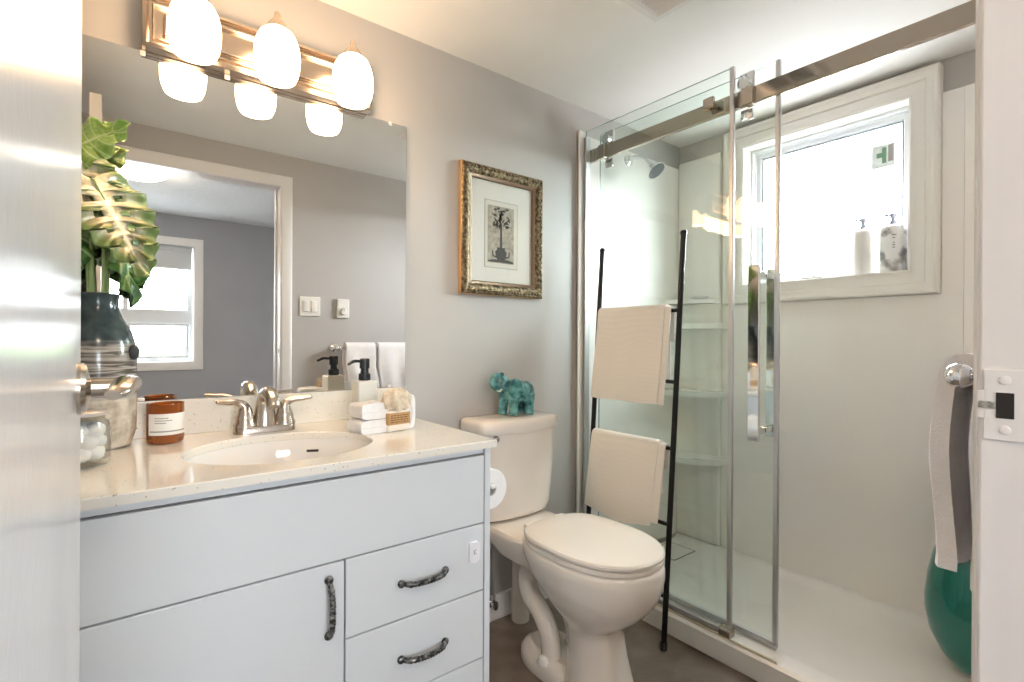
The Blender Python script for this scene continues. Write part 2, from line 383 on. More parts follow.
# door lining, stop and casing (bathroom side and hall side)
bm = new()
box(bm, XJ1, XJ1+.018, YB-.004, YC+.004, 0, ZD+.018, .003); box(bm, XJ0-.018, XJ0, YB-.004, YC+.004, 0, ZD+.018, .003); box(bm, XJ0, XJ1, YB-.004, YC+.004, ZD, ZD+.018, .003)
box(bm, XJ1-.010, XJ1, YB+.003, YB+.035, 0, ZD, .003); box(bm, XJ0, XJ0+.010, YB+.005, YB+.045, 0, ZD, .003)
jamb = struct(obj('trim_1', bm, M['jamb'], loc=(XJ1, YC, 0)))
prof = [(.004, 0), (.004, .006), (.010, .010), (.030, .011), (.050, .014), (.062, .012), (.067, .008), (.067, 0)]
bm = frame(new(), (0, YC, 0), (1, 0, 0), (0, 0, 1), (0, 1, 0), XJ0, XJ1, 0, ZD, prof, open_bottom=True)
struct(obj('trim_2', bm, M['trim'], loc=(XJ1, YC, 0)))
bm = frame(new(), (0, YB, 0), (1, 0, 0), (0, 0, 1), (0, -1, 0), XJ0, XJ1, 0, ZD, prof, open_bottom=True)
struct(obj('trim_3', bm, M['trim'], loc=(XJ1, YB, 0)))
# strike plate let into the jamb, painted over, with its worn lip and two screws
SZ = 1.090
bm = box(new(), XJ1-.0022, XJ1+.001, .088, .124, SZ-.040, SZ+.040, .0008)
box(bm, XJ1-.0022, XJ1+.001,   .122, .130, SZ-.016, SZ+.016, .0008)
sp_ = obj('strike_plate', bm, M['jamb'], jamb)
bm = box(new(), XJ1-.003, XJ1-.0018, .0985, .1135, SZ-.015, SZ+.014, .0005); obj('latch_hole', bm, M['darkhole'], sp_)
bm = box(new(), XJ1-.0036, XJ1-.0018, .1135, .1285, SZ-.0045, SZ+.0035, .001); obj('latch_lip', bm, M['worn'], sp_)
for dz in (-.028, .028):
    bm = new(); lathe(bm, (XJ1-.0035, .1060, SZ+dz), [(.002, 0), (.0048, .0006), (.0055, .002)], 16, 'X'); obj('screw', bm, M['jamb'], sp_)

# the open door (swung 90 degrees), knob side away from the hall
DX0, DX1, DY0, DY1 = -.072, -.036, .150, .948
bm = box(new(), DX0, DX1, DY0, DY1, .012, ZD-.004, .002)
door = struct(obj('door_1', bm, M['doorpaint'], loc=(DX0, DY0, 0)))
hz = 1.094; hy = .868
h = obj('door_handle', lathe(new(), (DX1, hy, hz), [(.034, 0), (.034, .004), (.030, .009), (.016, .012), (.012, .014)], 32, 'X'), M['nickel'], door)
bm = new()
tube(bm, spline([(DX1+.010, hy, hz), (DX1+.035, hy, hz), (DX1+.052, hy-.003, hz+.001)], 6), .0125, 16)
P = spline([(DX1+.040, hy+.006, hz+.002), (DX1+.050, hy-.012, hz+.005), (DX1+.050, hy-.05, hz+.008), (DX1+.044, hy-.10, hz+.004), (DX1+.036, hy-.118, hz)], 6)
tube(bm, P, [.012+.004*math.sin(PI*i/(len(P)-1))-.004*(i/(len(P)-1)) for i in range(len(P))], 16, (1.15, .75))
obj('lever', bm, M['nickel'], h)
bm = box(new(), DX0+.006, DX1-.006, DY1-.001, DY1+.0015, hz-.028, hz+.028, .0005); obj('latch_plate', bm, M['nickel'], door)
for z in (.25, 1.05, 1.85):
    bm = new(); lathe(bm, (DX1+.004, DY0-.006, z-.045), [(.006, 0), (.006, .09)], 12); obj('hinge', bm, M['nickel'], door)

# ------------------------------------------------------------------ hall / bedroom beyond the door (seen in the mirror)
bm = box(new(), -2.1, 2.9, -2.16, YB, -.06, 0); struct(obj('floor_hall', bm, M['carpet'], loc=(0, -1, 0)))
bm = box(new(), -2.1, 2.9, -2.16, YB, HC, HC+.08); struct(obj('ceiling_hall', bm, M['bedceil'], loc=(0, -1, HC)))
BX0, BX1, BZ0, BZ1 = -.42, .585, .945, 2.0
bm = new()
box(bm, -2.1, BX0, -2.20, -2.06, 0, HC); box(bm, BX1, 2.9, -2.20, -2.06, 0, HC); box(bm, BX0, BX1, -2.20, -2.06, 0, BZ0); box(bm, BX0, BX1, -2.20, -2.06, BZ1, HC)
struct(obj('wall_hall_far', bm, M['bedwall'], loc=(0, -2.06, 0)))
bm = box(new(), -2.2, -2.1, -2.2, YC, 0, HC); struct(obj('wall_hall_left', bm, M['bedwall'], loc=(-2.1, 0, 0)))
bm = box(new(), 2.9, 3.0, -2.2, YC, 0, HC); struct(obj('wall_hall_right', bm, M['bedwall'], loc=(2.9, 0, 0)))
bm = box(new(), -2.1, 2.9, -2.06, -2.046, 0, .10, .004); struct(obj('baseboard_hall', bm, M['trim'], loc=(0, -2.06, 0)))
# hall window: casing, vinyl frame, mid rail, two panes, roller shade
win2 = struct(empty('window_2', (.08, -2.06, BZ0)))
cas = [(-.004, 0), (-.004, .012), (.012, .018), (.052, .020), (.068, .012), (.070, 0)]
obj('window_casing', frame(new(), (0, -2.06, 0), (1, 0, 0), (0, 0, 1), (0, 1, 0), BX0, BX1, BZ0, BZ1, cas), M['trim'], win2)
fr = [(-.0, -.13), (-.045, -.13), (-.045, -.085), (-.030, -.078), (-.012, -.072), (-.0, -.004)]
bm = frame(new(), (0, -2.06, 0), (1, 0, 0), (0, 0, 1), (0, 1, 0), BX0, BX1, BZ0, BZ1, fr)
box(bm, BX0, BX1, -2.19, -2.135, 1.285, 1.42, .004); box(bm, .065, .10, -2.185, -2.14, BZ0, BZ1, .003)
frame(bm, (0, -2.13, 0), (1, 0, 0), (0, 0, 1), (0, 1, 0), .12, BX1-.06, BZ0+.06, 1.27, [(0, 0), (0, .01), (.022, .014), (.026, 0)])
obj('window_frame', bm, M['vinyl'], win2)
bm = box(new(), BX0+.04, BX1-.04, -2.172, -2.166, BZ0+.04, BZ1-.04); obj('window_pane', bm, M['wglass'], win2)
bm = box(new(), BX0+.02, BX1-.02, -2.10, -2.094, 1.80, BZ1-.01, .002); lathe(bm, (BX0+.02, -2.095, BZ1-.03), [(.022, 0), (.022, BX1-BX0-.04)], 16, 'X')
sh = thing('roller_shade', 'grey roller shade pulled down a little at the top of the hall window', 'window shade', (.08, -2.094, 1.80))
obj('shade_cloth', bm, M['blind'], sh)
bm = box(new(), BX0+.02, BX1-.02, -2.103, -2.091, 1.785, 1.802, .003); obj('hem_bar', bm, M['vinyl'], sh)
bm = box(new(), .24, .33, -2.136, -2.122, BZ0+.030, BZ0+.046, .004); tube(bm, [(.33, -2.128, BZ0+.04), (.36, -2.115, BZ0+.045), (.39, -2.115, BZ0+.040)], .005, 8)
obj('window_crank', bm, M['trim'], win2)
# hall ceiling lamp
cl = thing('ceiling_lamp', 'lit flush dome lamp on the hall ceiling, seen in the mirror', 'ceiling light', (.13, -.68, HC))
obj('lamp_base', lathe(new(), (.13, -.68, HC-.022), [(.13, 0), (.165, .006), (.165, .022)], 40), M['nickel'], cl)
pr_ = [(.0, -.080)] + [(.160*math.sin(a), -.022-.058*math.cos(a)) for a in [i*PI/2/10 for i in range(1, 11)]]
pr_[0] = (.004, -.080)
obj('lamp_shade', lathe(new(), (.13, -.68, HC), pr_, 40, cap1=False), M['bedshade'], cl)
for k in range(3):
    a = k*2*PI/3+.3; bm = new(); ball(bm, (.13+.162*math.cos(a), -.68+.162*math.sin(a), HC-.026), .009, sub=2); obj('clip', bm, M['nickel'], cl)

# outdoors
bm = new(); g = bmesh.ops.create_grid(bm, x_segments=8, y_segments=8, size=140)
for v in bm.verts: v.co.z = -3.2
struct(obj('ground_outside', bm, M['ground'], loc=(0, 0, -3.2)))
bm = new(); n = 90; R0 = []; R1 = []; R2 = []
for i in range(n):
    x = -60 + 120*i/(n-1); hgt = .2+1.6*noise.noise(Vector((x*.12, 3, 0)))+.9*noise.noise(Vector((x*.55, 7, 1)))
    R0.append((x, -58, -3.3)); R1.append((x, -60, hgt)); R2.append((x, -64, -3.3))
loft(bm, [R0, [(a[0], -58.5+.8*noise.noise(Vector((a[0], 1, 2))), (a[2]-2)*.5) for a in R1], R1, R2], False, False, closed=False)
tag(obj('treeline', bm, M['foliage'], loc=(0, -60, -3.3)), 'hazy green row of trees beyond the hall window', 'trees', kind='stuff')

# ------------------------------------------------------------------ bathroom window
win = struct(empty('window_1', (XB, .97, WZ0)))
IY0, IY1, IZ0, IZ1 = .626, 1.312, 1.452, 2.146
cas = [(-.002, .0), (-.002, .034), (.006, .040), (.014, .036), (.030, .034), (.052, .036), (.058, .044), (.074, .047), (.084, .055), (.094, .055), (.100, .048), (.100, -.0)]
obj('window_casing', frame(new(), (XB-.0, 0, 0), (0, 1, 0), (0, 0, 1), (-1, 0, 0), IY0, IY1, IZ0, IZ1, cas), M['casing'], win)
lin = [(0, .036), (.014, .036), (.014, -.07), (0, -.07)]
obj('reveal', frame(new(), (XB, 0, 0), (0, 1, 0), (0, 0, 1), (-1, 0, 0), IY0, IY1, IZ0, IZ1, lin), M['casing'], win)
fr = [(.012, -.045), (-.012, -.045), (-.014, -.052), (-.022, -.056), (-.022, -.064), (-.040, -.068), (-.048, -.078), (-.048, -.10), (.012, -.10)]
obj('window_frame', frame(new(), (XB, 0, 0), (0, 1, 0), (0, 0, 1), (-1, 0, 0), IY0, IY1, IZ0, IZ1, fr), M['vinyl'], win)
gk = [(-.045, -.074), (-.051, -.074), (-.051, -.082), (-.045, -.082)]
obj('gasket', frame(new(), (XB, 0, 0), (0, 1, 0), (0, 0, 1), (-1, 0, 0), IY0, IY1, IZ0, IZ1, gk), mat('grey_gasket', (.22, .24, .27), rough=.6), win)
bm = box(new(), XB+.084, XB+.090, IY0+.03, IY1-.03, IZ0+.03, IZ1-.03); obj('window_pane', bm, M['wglass'], win)
bm = new(); box(bm, XB+.020, XB+.050, .965, 1.055, IZ0, IZ0+.014, .004)
tube(bm, spline([(XB+.03, 1.01, IZ0+.016), (XB+.02, .985, IZ0+.022), (XB+.012, .93, IZ0+.018), (XB+.010, .90, IZ0+.012)], 5), .006, 10)
obj('window_crank', bm, M['chrome'], win)
# sticker on the glass
stk = thing('window_sticker', 'small white and green sticker in the top corner of the shower window pane', 'sticker', (XB+.083, .735, 1.93))
bm = box(new(), XB+.0825, XB+.0840, .702, .790, 1.922, 2.025); obj('paper', bm, M['sticker'], stk)
bm = box(new(), XB+.0818, XB+.0826, .734, .750, 1.942, 2.010); box(bm, XB+.0818, XB+.0826, .745, .770, 1.968, 1.988); obj('printed_mark', bm, M['stickgreen'], stk)
bm = box(new(), XB+.0818, XB+.0826, .709, .728, 1.945, 2.016); obj('grey_print', bm, M['pencil'], stk)

# bottles on the window sill
def bottle(loc, m, label, k=1.0, cat='bottle'):
    t = thing('pump_bottle', label, cat, loc, 'pump bottles on the window sill'); x, y, z = loc
    obj('body', lathe(new(), loc, [(k*r_, z_) for r_, z_ in ((.038, 0), (.044, .004), (.045, .012), (.045, .178), (.043, .189), (.034, .197), (.013, .200), (.013, .206))], 36), m, t)
    bm = lathe(new(), loc, [(.0145, .204), (.0145, .216), (.008, .218), (.008, .228), (.012, .229), (.013, .246), (.010, .250)], 20)
    tube(bm, spline([(x, y, z+.241), (x-.012, y+.016, z+.243), (x-.020, y+.028, z+.239)], 4), [.006]*8+[.004], 10)
    obj('pump', bm, M['pump'], t)
    return t
bottle((2.582, .800, IZ0), M['white_bottle'], 'plain white pump bottle on the shower window sill', .95)
b2 = bottle((2.575, .690, IZ0), M['marble'], 'white and grey marbled pump bottle on the shower window sill', 1.06)
# two letters and lines on the front of the marbled bottle are only faint marks
bm = new()
for k, (z, l) in enumerate(((.150, .014), (.138, .010), (.118, .006), (.108, .010), (.098, .008))):
    a = 3.45; c = Vector((2.575+.0480*math.cos(a), .690+.0480*math.sin(a), IZ0+z)); d = Vector((-math.sin(a), math.cos(a), 0))
    prism(bm, [c-d*l*.5, c+d*l*.5, c+d*l*.5+Vector((0, 0, .004)), c-d*l*.5+Vector((0, 0, .004))], Vector((math.cos(a), math.sin(a), 0))*.0006)
obj('printed_mark', bm, M['greyink'], b2)

# ------------------------------------------------------------------ shower
XS0 = 1.728
pan = thing('shower_pan', 'low white shower base with a raised front curb on the bathroom floor', 'shower base', (2.1, .9, 0))
bm = new()
# base profile across X, extruded along Y
pp = [(XS0+.004, 0), (XS0, .004), (XS0-.002, .078), (XS0+.006, .087), (XS0+.016, .089), (XS0+.075, .091), (XS0+.090, .088), (XS0+.104, .062), (XS0+.125, .054), (2.10, .047), (2.46, .050), (2.50, .056), (2.515, .070), (2.540, .072), (2.552, .072), (2.552, 0)]
prism(bm, [(x, YC+.019, z) for x, z in pp], (0, A-YC-.038, 0))
obj('base', bm, M['pan'], pan)
bm = new(); box(bm, 2.24, 2.42, 1.51, 1.66, .0465, .0530, .003); obj('drain_cover', bm, M['pan'], pan)
bm = new(); frame(bm, (0, 0, .0500), (1, 0, 0), (0, 1, 0), (0, 0, 1), 2.24, 2.42, 1.51, 1.66, [(0, 0), (0, .0020), (.005, .0020), (.005, 0)]); obj('drain_seam', bm, M['pencil'], pan)

sur = thing('shower_surround', 'glossy white moulded shower wall panels around the window', 'shower surround', (2.3, .9, .072))
bm = new()
box(bm, XS0-.012, 2.552, A-.018, A-.0005, .0725, 2.135, .003)
box(bm, XS0-.012, XS0+.035, A-.024, A-.0005, .0925, 2.150, .006)
obj('side_panel', bm, M['acrylic'], sur)
bm = new(); c = IZ0-.1005
box(bm, XB-.018, XB-.0005, YC+.02, A-.018, .0725, c-.001, .0005); box(bm, XB-.018, XB-.0005, YC+.02, IY0-.1015, c-.001, 2.135, .0005); box(bm, XB-.018, XB-.0005, IY1+.1015, A-.018, c-.001, 2.135, .0005)
box(bm, XB-.026, XB-.010, .16, .458, .0725, 2.135, .006); box(bm, XB-.034, XB-.010, .16, .425, .0725, 2.135, .006)
obj('back_panel', bm, M['acrylic'], sur)
bm = new(); box(bm, XS0+.02, XB-.02, YC+.0005, YC+.018, .0925, 2.135, .002); obj('side_panel', bm, M['acrylic'], sur)
# moulded shelf column in the corner
bm = new(); box(bm, XB-.045, XB-.012, 1.43, A-.019, .073, 2.162, .010); obj('shelf_column', bm, M['acrylic'], sur)
def corner_shelf(z, rr, th):
    bm = new(); cx, cyy = XB-.044, A-.0185
    pts = [(cx, cyy, z)] + [(cx-rr*math.cos(a)*.62, cyy-rr*math.sin(a)*1.0, z) for a in [i*PI/2/10 for i in range(11)]]
    prism(bm, pts, (0, 0, th)); obj('corner_shelf', bm, M['acrylic'], sur)
for z, rr, th in ((1.36, .26, .02), (1.225, .30, .028), (.87, .30, .028), (.52, .31, .030)): corner_shelf(z, rr, th)
# chrome soap dish ring on the top shelf
sd = thing('soap_dish', 'small round chrome dish sitting on the top corner shelf of the shower', 'soap dish', (2.44, 1.50, 1.38))
obj('bowl', lathe(new(), (2.44, 1.50, 1.3805), [(.020, 0), (.036, .006), (.044, .014), (.042, .015), (.034, .008), (.004, .005)], 28), M['chrome'], sd)

# shower head
hd = thing('overhead_shower', 'chrome shower head on a bent arm high on the shower side wall', 'shower head', (2.10, A-.018, 2.09))
sx, sz = 2.075, 2.085
obj('flange', lathe(new(), (sx, A-.0185, sz), [(.030, 0), (.028, -.007), (.014, -.014), (.012, -.016)], 28, 'Y'), M['chrome'], hd)
P = spline([(sx, A-.02, sz), (sx, A-.06, sz+.004), (sx+.004, A-.11, sz-.010), (sx+.010, A-.145, sz-.045)], 8)
obj('arm', tube(new(), P, .0105, 14), M['chrome'], hd)
d = Vector((.12, -.62, -.78)).normalized(); c = Vector(P[-1])
bm = new(); q = d.to_track_quat('Z', 'Y').to_matrix()
hp = [(.012, -.004), (.016, .010), (.018, .018), (.034, .038), (.046, .052), (.048, .060)]
lathe(bm, (0, 0, 0), hp, 32)
for v in bm.verts: v.co = q @ v.co + c
obj('head', bm, M['chrome'], hd)
bm = new(); lathe(bm, (0, 0, 0), [(.044, .0595), (.043, .0625), (.010, .0632)], 32)
for i in range(30):
    a = i*2.4; r = .006*math.sqrt(i+.5); lathe(bm, (r*math.cos(a), r*math.sin(a), 0), [(.0022, .062), (.0016, .0655)], 8)
for v in bm.verts: v.co = q @ v.co + c
obj('spray_face', bm, mat('dark_spray_face', (.10, .11, .12), rough=.35), hd)

# shower screen: wall channel, fixed pane, rail, clamps, bottom sill
FX = 1.756; RX0, RX1 = 1.778, 1.796; SX = 1.812
FY, SY = .958, .822       # free edges of the fixed pane and of the sliding door
M['glassedge'] = mat('ground_glass_edge', (.16, .27, .24), rough=.25, trans=.2)
def edge_slot(bm):
    bm.normal_update()
    for f in bm.faces:
        if abs(f.normal.x) < .5: f.material_index = 1
scr = thing('shower_screen', 'fixed glass shower panel with a polished steel rail above the curb', 'shower screen', (FX, 1.3, .09))
bm = box(new(), FX, FX+.008, FY, A-.025, .098, 2.150); edge_slot(bm); obj('fixed_pane', bm, [M['glass'], M['glassedge']], scr)
bm = new(); box(bm, FX-.003, FX+.011, FY-.010, FY+.006, .098, 2.152, .002); obj('edge_seal', bm, M['alu'], scr)
bm = new(); box(bm, FX-.010, FX+.020, A-.038, A-.0245, .0905, 2.118, .002); obj('wall_channel', bm, M['alu'], scr)
bm = new(); box(bm, FX-.006, FX+.014, FY, A-.047, .0905, .112, .002); obj('bottom_channel', bm, M['alu'], scr)
bm = new(); box(bm, RX0, RX1, YC+.0185, A-.0245, 2.004, 2.064, .002); rail = obj('rail', bm, M['steel'], scr)
bm = new(); box(bm, FX-.016, FX-.0005, 1.020, 1.062, 2.030, 2.068, .002); obj('rail_clamp', bm, M['steel'], scr)
bm = new(); lathe(bm, (FX+.008, 1.041, 2.04), [(.012, 0), (.012, RX0-FX-.0085)], 16, 'X'); obj('rail_clamp', bm, M['steel'], scr)
for y in (1.590, .905):
    bm = new(); box(bm, RX0-.014, RX1+.002, y-.020, y+.020, 2.000, 2.0645, .003); obj('rail_stop', bm, M['steel'], scr)
bm = new(); box(bm, FX-.018, FX+.022, FY-.014, FY+.030, .0905, .122, .003); obj('floor_guide', bm, M['steel'], scr)
bm = new(); box(bm, FX-.020, FX-.012, .78, A-.05, .0905, .0935, .001); obj('curb_strip', bm, mat('clear_beige_seal', (.62, .52, .36), rough=.4), scr)

sl = thing('sliding_shower_door', 'sliding glass shower door with chrome handle, pushed open behind the fixed panel', 'shower door', (SX, 1.2, .1))
bm = box(new(), SX, SX+.008, SY, 1.640, .103, 2.135); edge_slot(bm); obj('pane', bm, [M['glass'], M['glassedge']], sl)
bm = new(); box(bm, SX-.004, SX+.012, SY-.010, SY+.005, .103, 2.138, .002); obj('edge_seal', bm, M['alu'], sl)
bm = new(); box(bm, SX-.004, SX+.012, SY-.010, 1.640, .094, .116, .002); obj('bottom_rail', bm, M['alu'], sl)
for y in (1.575, .925):
    bm = new(); box(bm, SX-.012, SX-.0005, y-.028, y+.028, 2.066, 2.135, .004); box(bm, SX-.012, SX-.0005, y-.022, y+.022, 1.962, 2.002, .004)
    lathe(bm, (RX0-.004, y, 2.0885), [(.022, 0), (.022, SX-RX0-.002)], 28, 'X')
    obj('roller', bm, M['chrome'], sl)
bm = new(); y0, y1 = .848, .886
box(bm, SX-.070, SX-.056, y0, y1, .815, 1.425, .0015)
for z in (.835, 1.385): box(bm, SX-.058, SX-.0005, y0+.008, y1-.008, z, z+.022, .002)
obj('door_handle', bm, M['chrome'], sl)
bm = new(); box(bm, SX+.064, SX+.078, y0, y1, .815, 1.425, .0015)
for z in (.835, 1.385): box(bm, SX+.0085, SX+.066, y0+.008, y1-.008, z, z+.022, .002)
obj('door_handle', bm, M['chrome'], sl)

# teal demijohn standing in the shower
vx, vy = 2.30, .378
bm = lathe(new(), (vx, vy, .0545), [(.050, 0), (.066, .006), (.095, .045), (.124, .110), (.136, .180), (.136, .225), (.128, .300), (.111, .385), (.084, .440), (.052, .490), (.040, .530), (.039, .580), (.050, .592), (.050, .604), (.036, .605), (.032, .540)], 56, cap1=True)
tag(obj('glass_vase', bm, M['tealglass'], loc=(vx, vy, .0545)), 'large teal glass vase standing in the shower below the hanging towel', 'vase')

# ------------------------------------------------------------------ ladder and its towels
def lx(z): return 1.631+.0690*z
LY0, LY1 = 1.140, 1.556
lad = thing('towel_ladder', 'slim black metal ladder leaning on the shower glass beside the toilet', 'ladder', (1.631, 1.35, 0))
for y, top in ((LY0, 1.577), (LY1, 1.565)):
    r_ = obj('side_rail', tube(new(), [(lx(.006), y+(.004 if y == LY0 else -.002), .006), (lx(top), y, top)], .0105, 16), M['black'], lad)
    bm = new(); lathe(bm, (lx(.012), y+(.004 if y == LY0 else -.002), 0), [(.0125, 0), (.0135, .006), (.0135, .024), (.0120, .028)], 16); obj('foot', bm, M['rubber'], r_)
    bm = new(); lathe(bm, (lx(top), y, top-.004), [(.0125, 0), (.0135, .004), (.0125, .014), (.007, .018)], 16); obj('cap', bm, M['black'], r_)
RZ = (1.280, 1.003, .748, .462, .195)
for z in RZ: obj('rung', tube(new(), [(lx(z), LY0, z), (lx(z), LY1, z)], .0075, 12), M['black'], lad)

def drape(bm, xr, zr, y0, y1, front, back, r, seed=0, bow=.0, thick=.007, nw=28, skew=0, flare=.0):
    """cloth hung over a bar that runs along Y: front and back are the bottom heights"""
    prof = []
    nf = 22
    for i in range(nf): t = i/(nf-1); prof.append((-1, front+(zr-front)*t))
    arc = [('a', PI - PI*i/8) for i in range(1, 8)]
    rows = []
    for s, z in prof: rows.append((xr-r, z, (zr-z)))
    for _, a in arc: rows.append((xr+r*math.cos(a), zr+r*math.sin(a), 0))
    nb = 12
    for i in range(nb): t = i/(nb-1); rows.append((xr+r, zr+(back-zr)*t, (zr-(zr+(back-zr)*t))))
    def pt(row, j, off):
        x, z, dn = row; t = j/(nw-1)
        wob = .006*noise.noise(Vector((t*3+seed, dn*4, seed*1.7)))*min(1, dn*8) - flare*dn*(1+.15*math.sin(t*7+seed))
        sgn = -1 if x < xr else 1
        yy = y0+(y1-y0)*t + skew*dn*(1-t*.3) + .004*noise.noise(Vector((dn*6, t, seed)))
        zz = z - bow*math.sin(PI*t)*min(1, dn*4) + (.006*noise.noise(Vector((t*4, seed, 3))) if dn > .2 else 0)
        v = Vector((x+(wob if sgn < 0 else 0), yy, zz))
        return v
    rws = []
    for k, row in enumerate(rows):
        rws.append([pt(row, j, 0) for j in range(nw)])
    # build a closed slab: outer sheet and an inner sheet offset towards the bar
    outer = [[bm.verts.new(p) for p in rw] for rw in rws]
    inner = []
    for k, rw in enumerate(rws):
        row = []
        for p in rw:
            d = Vector((xr, 0, min(p.z, zr)))-Vector((p.x, 0, p.z)); d = d.normalized() if d.length > 1e-6 else Vector((1, 0, 0))
            row.append(bm.verts.new(p+d*thick))
        inner.append(row)
    R, W = len(rws), nw
    for i in range(R-1):
        for j in range(W-1):
            bm.faces.new((outer[i][j], outer[i][j+1], outer[i+1][j+1], outer[i+1][j])); bm.faces.new((inner[i][j], inner[i+1][j], inner[i+1][j+1], inner[i][j+1]))
        for j in (0, W-1): bm.faces.new((outer[i][j], outer[i+1][j], inner[i+1][j], inner[i][j]))
    for i in (0, R-1):
        for j in range(W-1): bm.faces.new((outer[i][j], outer[i][j+1], inner[i][j+1], inner[i][j]))
    return bm
bm = new(); z = RZ[0]
drape(bm, lx(z), z+.002, 1.196, 1.540, .916, .99, .024, 1, .004, .006, flare=.11); drape(bm, lx(z), z+.001, 1.172, 1.539, .913, 1.16, .0165, 2, .002, .006, flare=.11)
tag(obj('hand_towel', bm, M['towel'], loc=(lx(z), 1.36, z)), 'cream waffle towel folded over the upper part of the black ladder', 'towel', 'towels on the ladder')
bm = new(); z = RZ[2]
drape(bm, lx(z), z+.002, 1.196, 1.540, .446, .56, .024, 5, .018, .006, skew=.05, flare=.11); drape(bm, lx(z), z+.001, 1.168, 1.539, .462, .66, .0165, 6, .010, .006, skew=.05, flare=.11)
tag(obj('hand_towel', bm, M['towel'], loc=(lx(z), 1.36, z)), 'cream waffle towel hanging low on the black ladder, just above the toilet lid', 'towel', 'towels on the ladder')

# ------------------------------------------------------------------ vanity
VX0, VX1, VF = -.125, .798, 1.131
van = thing('vanity_cabinet', 'white flat-front vanity cabinet with dark pewter handles under the quartz top', 'cabinet', (.34, 1.4, 0))
bm = new()
box(bm, VX0, VX0+.018, VF+.018, A-.016, .0, .868, .001); box(bm, VX1-.001, VX1+.017, VF-.001, A-.016, .0, .868, .001)
box(bm, VX0+.018, VX1-.001, A-.03, A-.016, .09, .868); box(bm, VX0+.018, VX1-.001, VF+.02, A-.03, .09, .108); box(bm, VX0+.018, VX1-.001, VF+.075, VF+.09, 0, .09)
obj('carcass', bm, M['cab'], van)
bm = new(); box(bm, VX0+.018, VX1-.0015, VF+.019, VF+.023, .095, .8655); obj('gap_shade_sheet', bm, M['gap'], van)  # grey sheet behind the fronts; shade of the gaps put into its colour
bm = new(); box(bm, VX0, VX1-.004, VF+.004, VF+.0185, .8525, .868, .001); obj('top_rail', bm, M['cab'], van)
FXX0 = VX0+.002; XD = .4135; FX1 = VX1-.004
Z1, Z2, Z3 = .664, .482, .298
bm = box(new(), FXX0, FX1, VF, VF+.0185, Z1+.002, .8475, .0015); obj('false_front', bm, M['cab'], van)
dr = obj('door', box(new(), FXX0, XD-.002, VF, VF+.0185, .105, Z1-.002, .0015), M['cab'], van)
def pull(parent, c, axis):
    """wrought bow handle: two ball ends and a ribbed bar standing off the front"""
    c = Vector(c); ax = Vector(axis); nrm = Vector((0, -1, 0)); L = .061
    pts = [c-ax*L, c-ax*(L-.004)+nrm*.008, c-ax*(L-.016)+nrm*.022, c-ax*.022+nrm*.029, c+nrm*.030, c+ax*.022+nrm*.029, c+ax*(L-.016)+nrm*.022, c+ax*(L-.004)+nrm*.008, c+ax*L]
    P = spline(pts, 7); n = len(P)
    rad = [.0056 + .0014*(1-abs(i/(n-1)*2-1)) + .0010*math.sin(i*2.6)*(1 if abs(i/(n-1)*2-1) < .55 else .2) for i in range(n)]
    bm = new(); tube(bm, P, rad, 10, up=nrm)
    for s in (-1, 1):
        ball(bm, c+ax*L*s+nrm*.005, (.0098, .0075, .0098)); ball(bm, c+ax*(L-.017)*s+nrm*.022, .0078, sub=2)
    obj('handle', bm, M['pewter'], parent)
pull(dr, (.376, VF, .568), (0, 0, 1))
for za, zb in ((Z1, Z2), (Z2, Z3), (Z3, .105)):
    dw = obj('drawer', box(new(), XD+.002, FX1, VF, VF+.0185, zb+.002, za-.002, .0015), M['cab'], van)
    pull(dw, (.611, VF, (za+zb)/2-.003 if zb > .2 else .2), (1, 0, 0))
bm = new()
c = Vector((.760, VF-.0005, .594)); pts = []
for i in range(40):
    a = 2*PI*i/40; ca, sa = math.cos(a), math.sin(a); e = .45
    pts.append(c+Vector((.0165*math.copysign(abs(ca)**e, ca), 0, .0275*math.copysign(abs(sa)**e, sa))))
prism(bm, pts, (0, -.010, 0)); bmesh.ops.bevel(bm, geom=[e for e in bm.edges if all(v.co.y < VF-.009 for v in e.verts)], offset=.003, segments=2, affect='EDGES')
lk = thing('drawer_lock', 'white rounded plastic safety catch stuck on the top drawer front', 'safety latch', (.760, VF, .594))
obj('cover', bm, mat('lock_plastic', (.84, .83, .88), rough=.3), lk)
bm = new(); yy = VF-.0108
for z, l in ((.601, .008), (.596, .005), (.591, .008)): box(bm, .756, .756+l, yy, yy+.0006, z-.0008, z+.0008)
box(bm, .7555, .7572, yy, yy+.0006, .5902, .6018); obj('printed_mark', bm, mat('purple_grey_ink', (.25, .24, .36), rough=.6), lk)

# counter with an oval cut-out, backsplash
CX0, CX1, CY0, CY1, CZ = XL+.003, .820, 1.1068, A-.001, .891
SC = (.342, 1.362); SA, SB = .217, .184
def ellipse(cx, cyy, a, b, z, n=64, e=1): return [Vector((cx+a*math.copysign(abs(math.cos(t))**e, math.cos(t)), cyy+b*math.copysign(abs(math.sin(t))**e, math.sin(t)), z)) for t in [2*PI*i/n for i in range(n)]]
def rect_ring(x0, x1, y0, y1, z, cx, cyy, n=64):
    out = []
    for i in range(n):
        t = 2*PI*i/n; dx, dy = math.cos(t), math.sin(t)
        k = min(((x1-cx)/dx if dx > 1e-9 else (x0-cx)/dx if dx < -1e-9 else 1e9), ((y1-cyy)/dy if dy > 1e-9 else (y0-cyy)/dy if dy < -1e-9 else 1e9))
        out.append(Vector((cx+dx*k, cyy+dy*k, z)))
    for (cxx, cyc) in ((x0, y0), (x1, y0), (x1, y1), (x0, y1)):
        i = min(range(n), key=lambda q: (out[q].x-cxx)**2+(out[q].y-cyc)**2); out[i] = Vector((cxx, cyc, z))
    return out
ZB = CZ-.0195
bm = new(); c_ = (SC[0], SC[1])
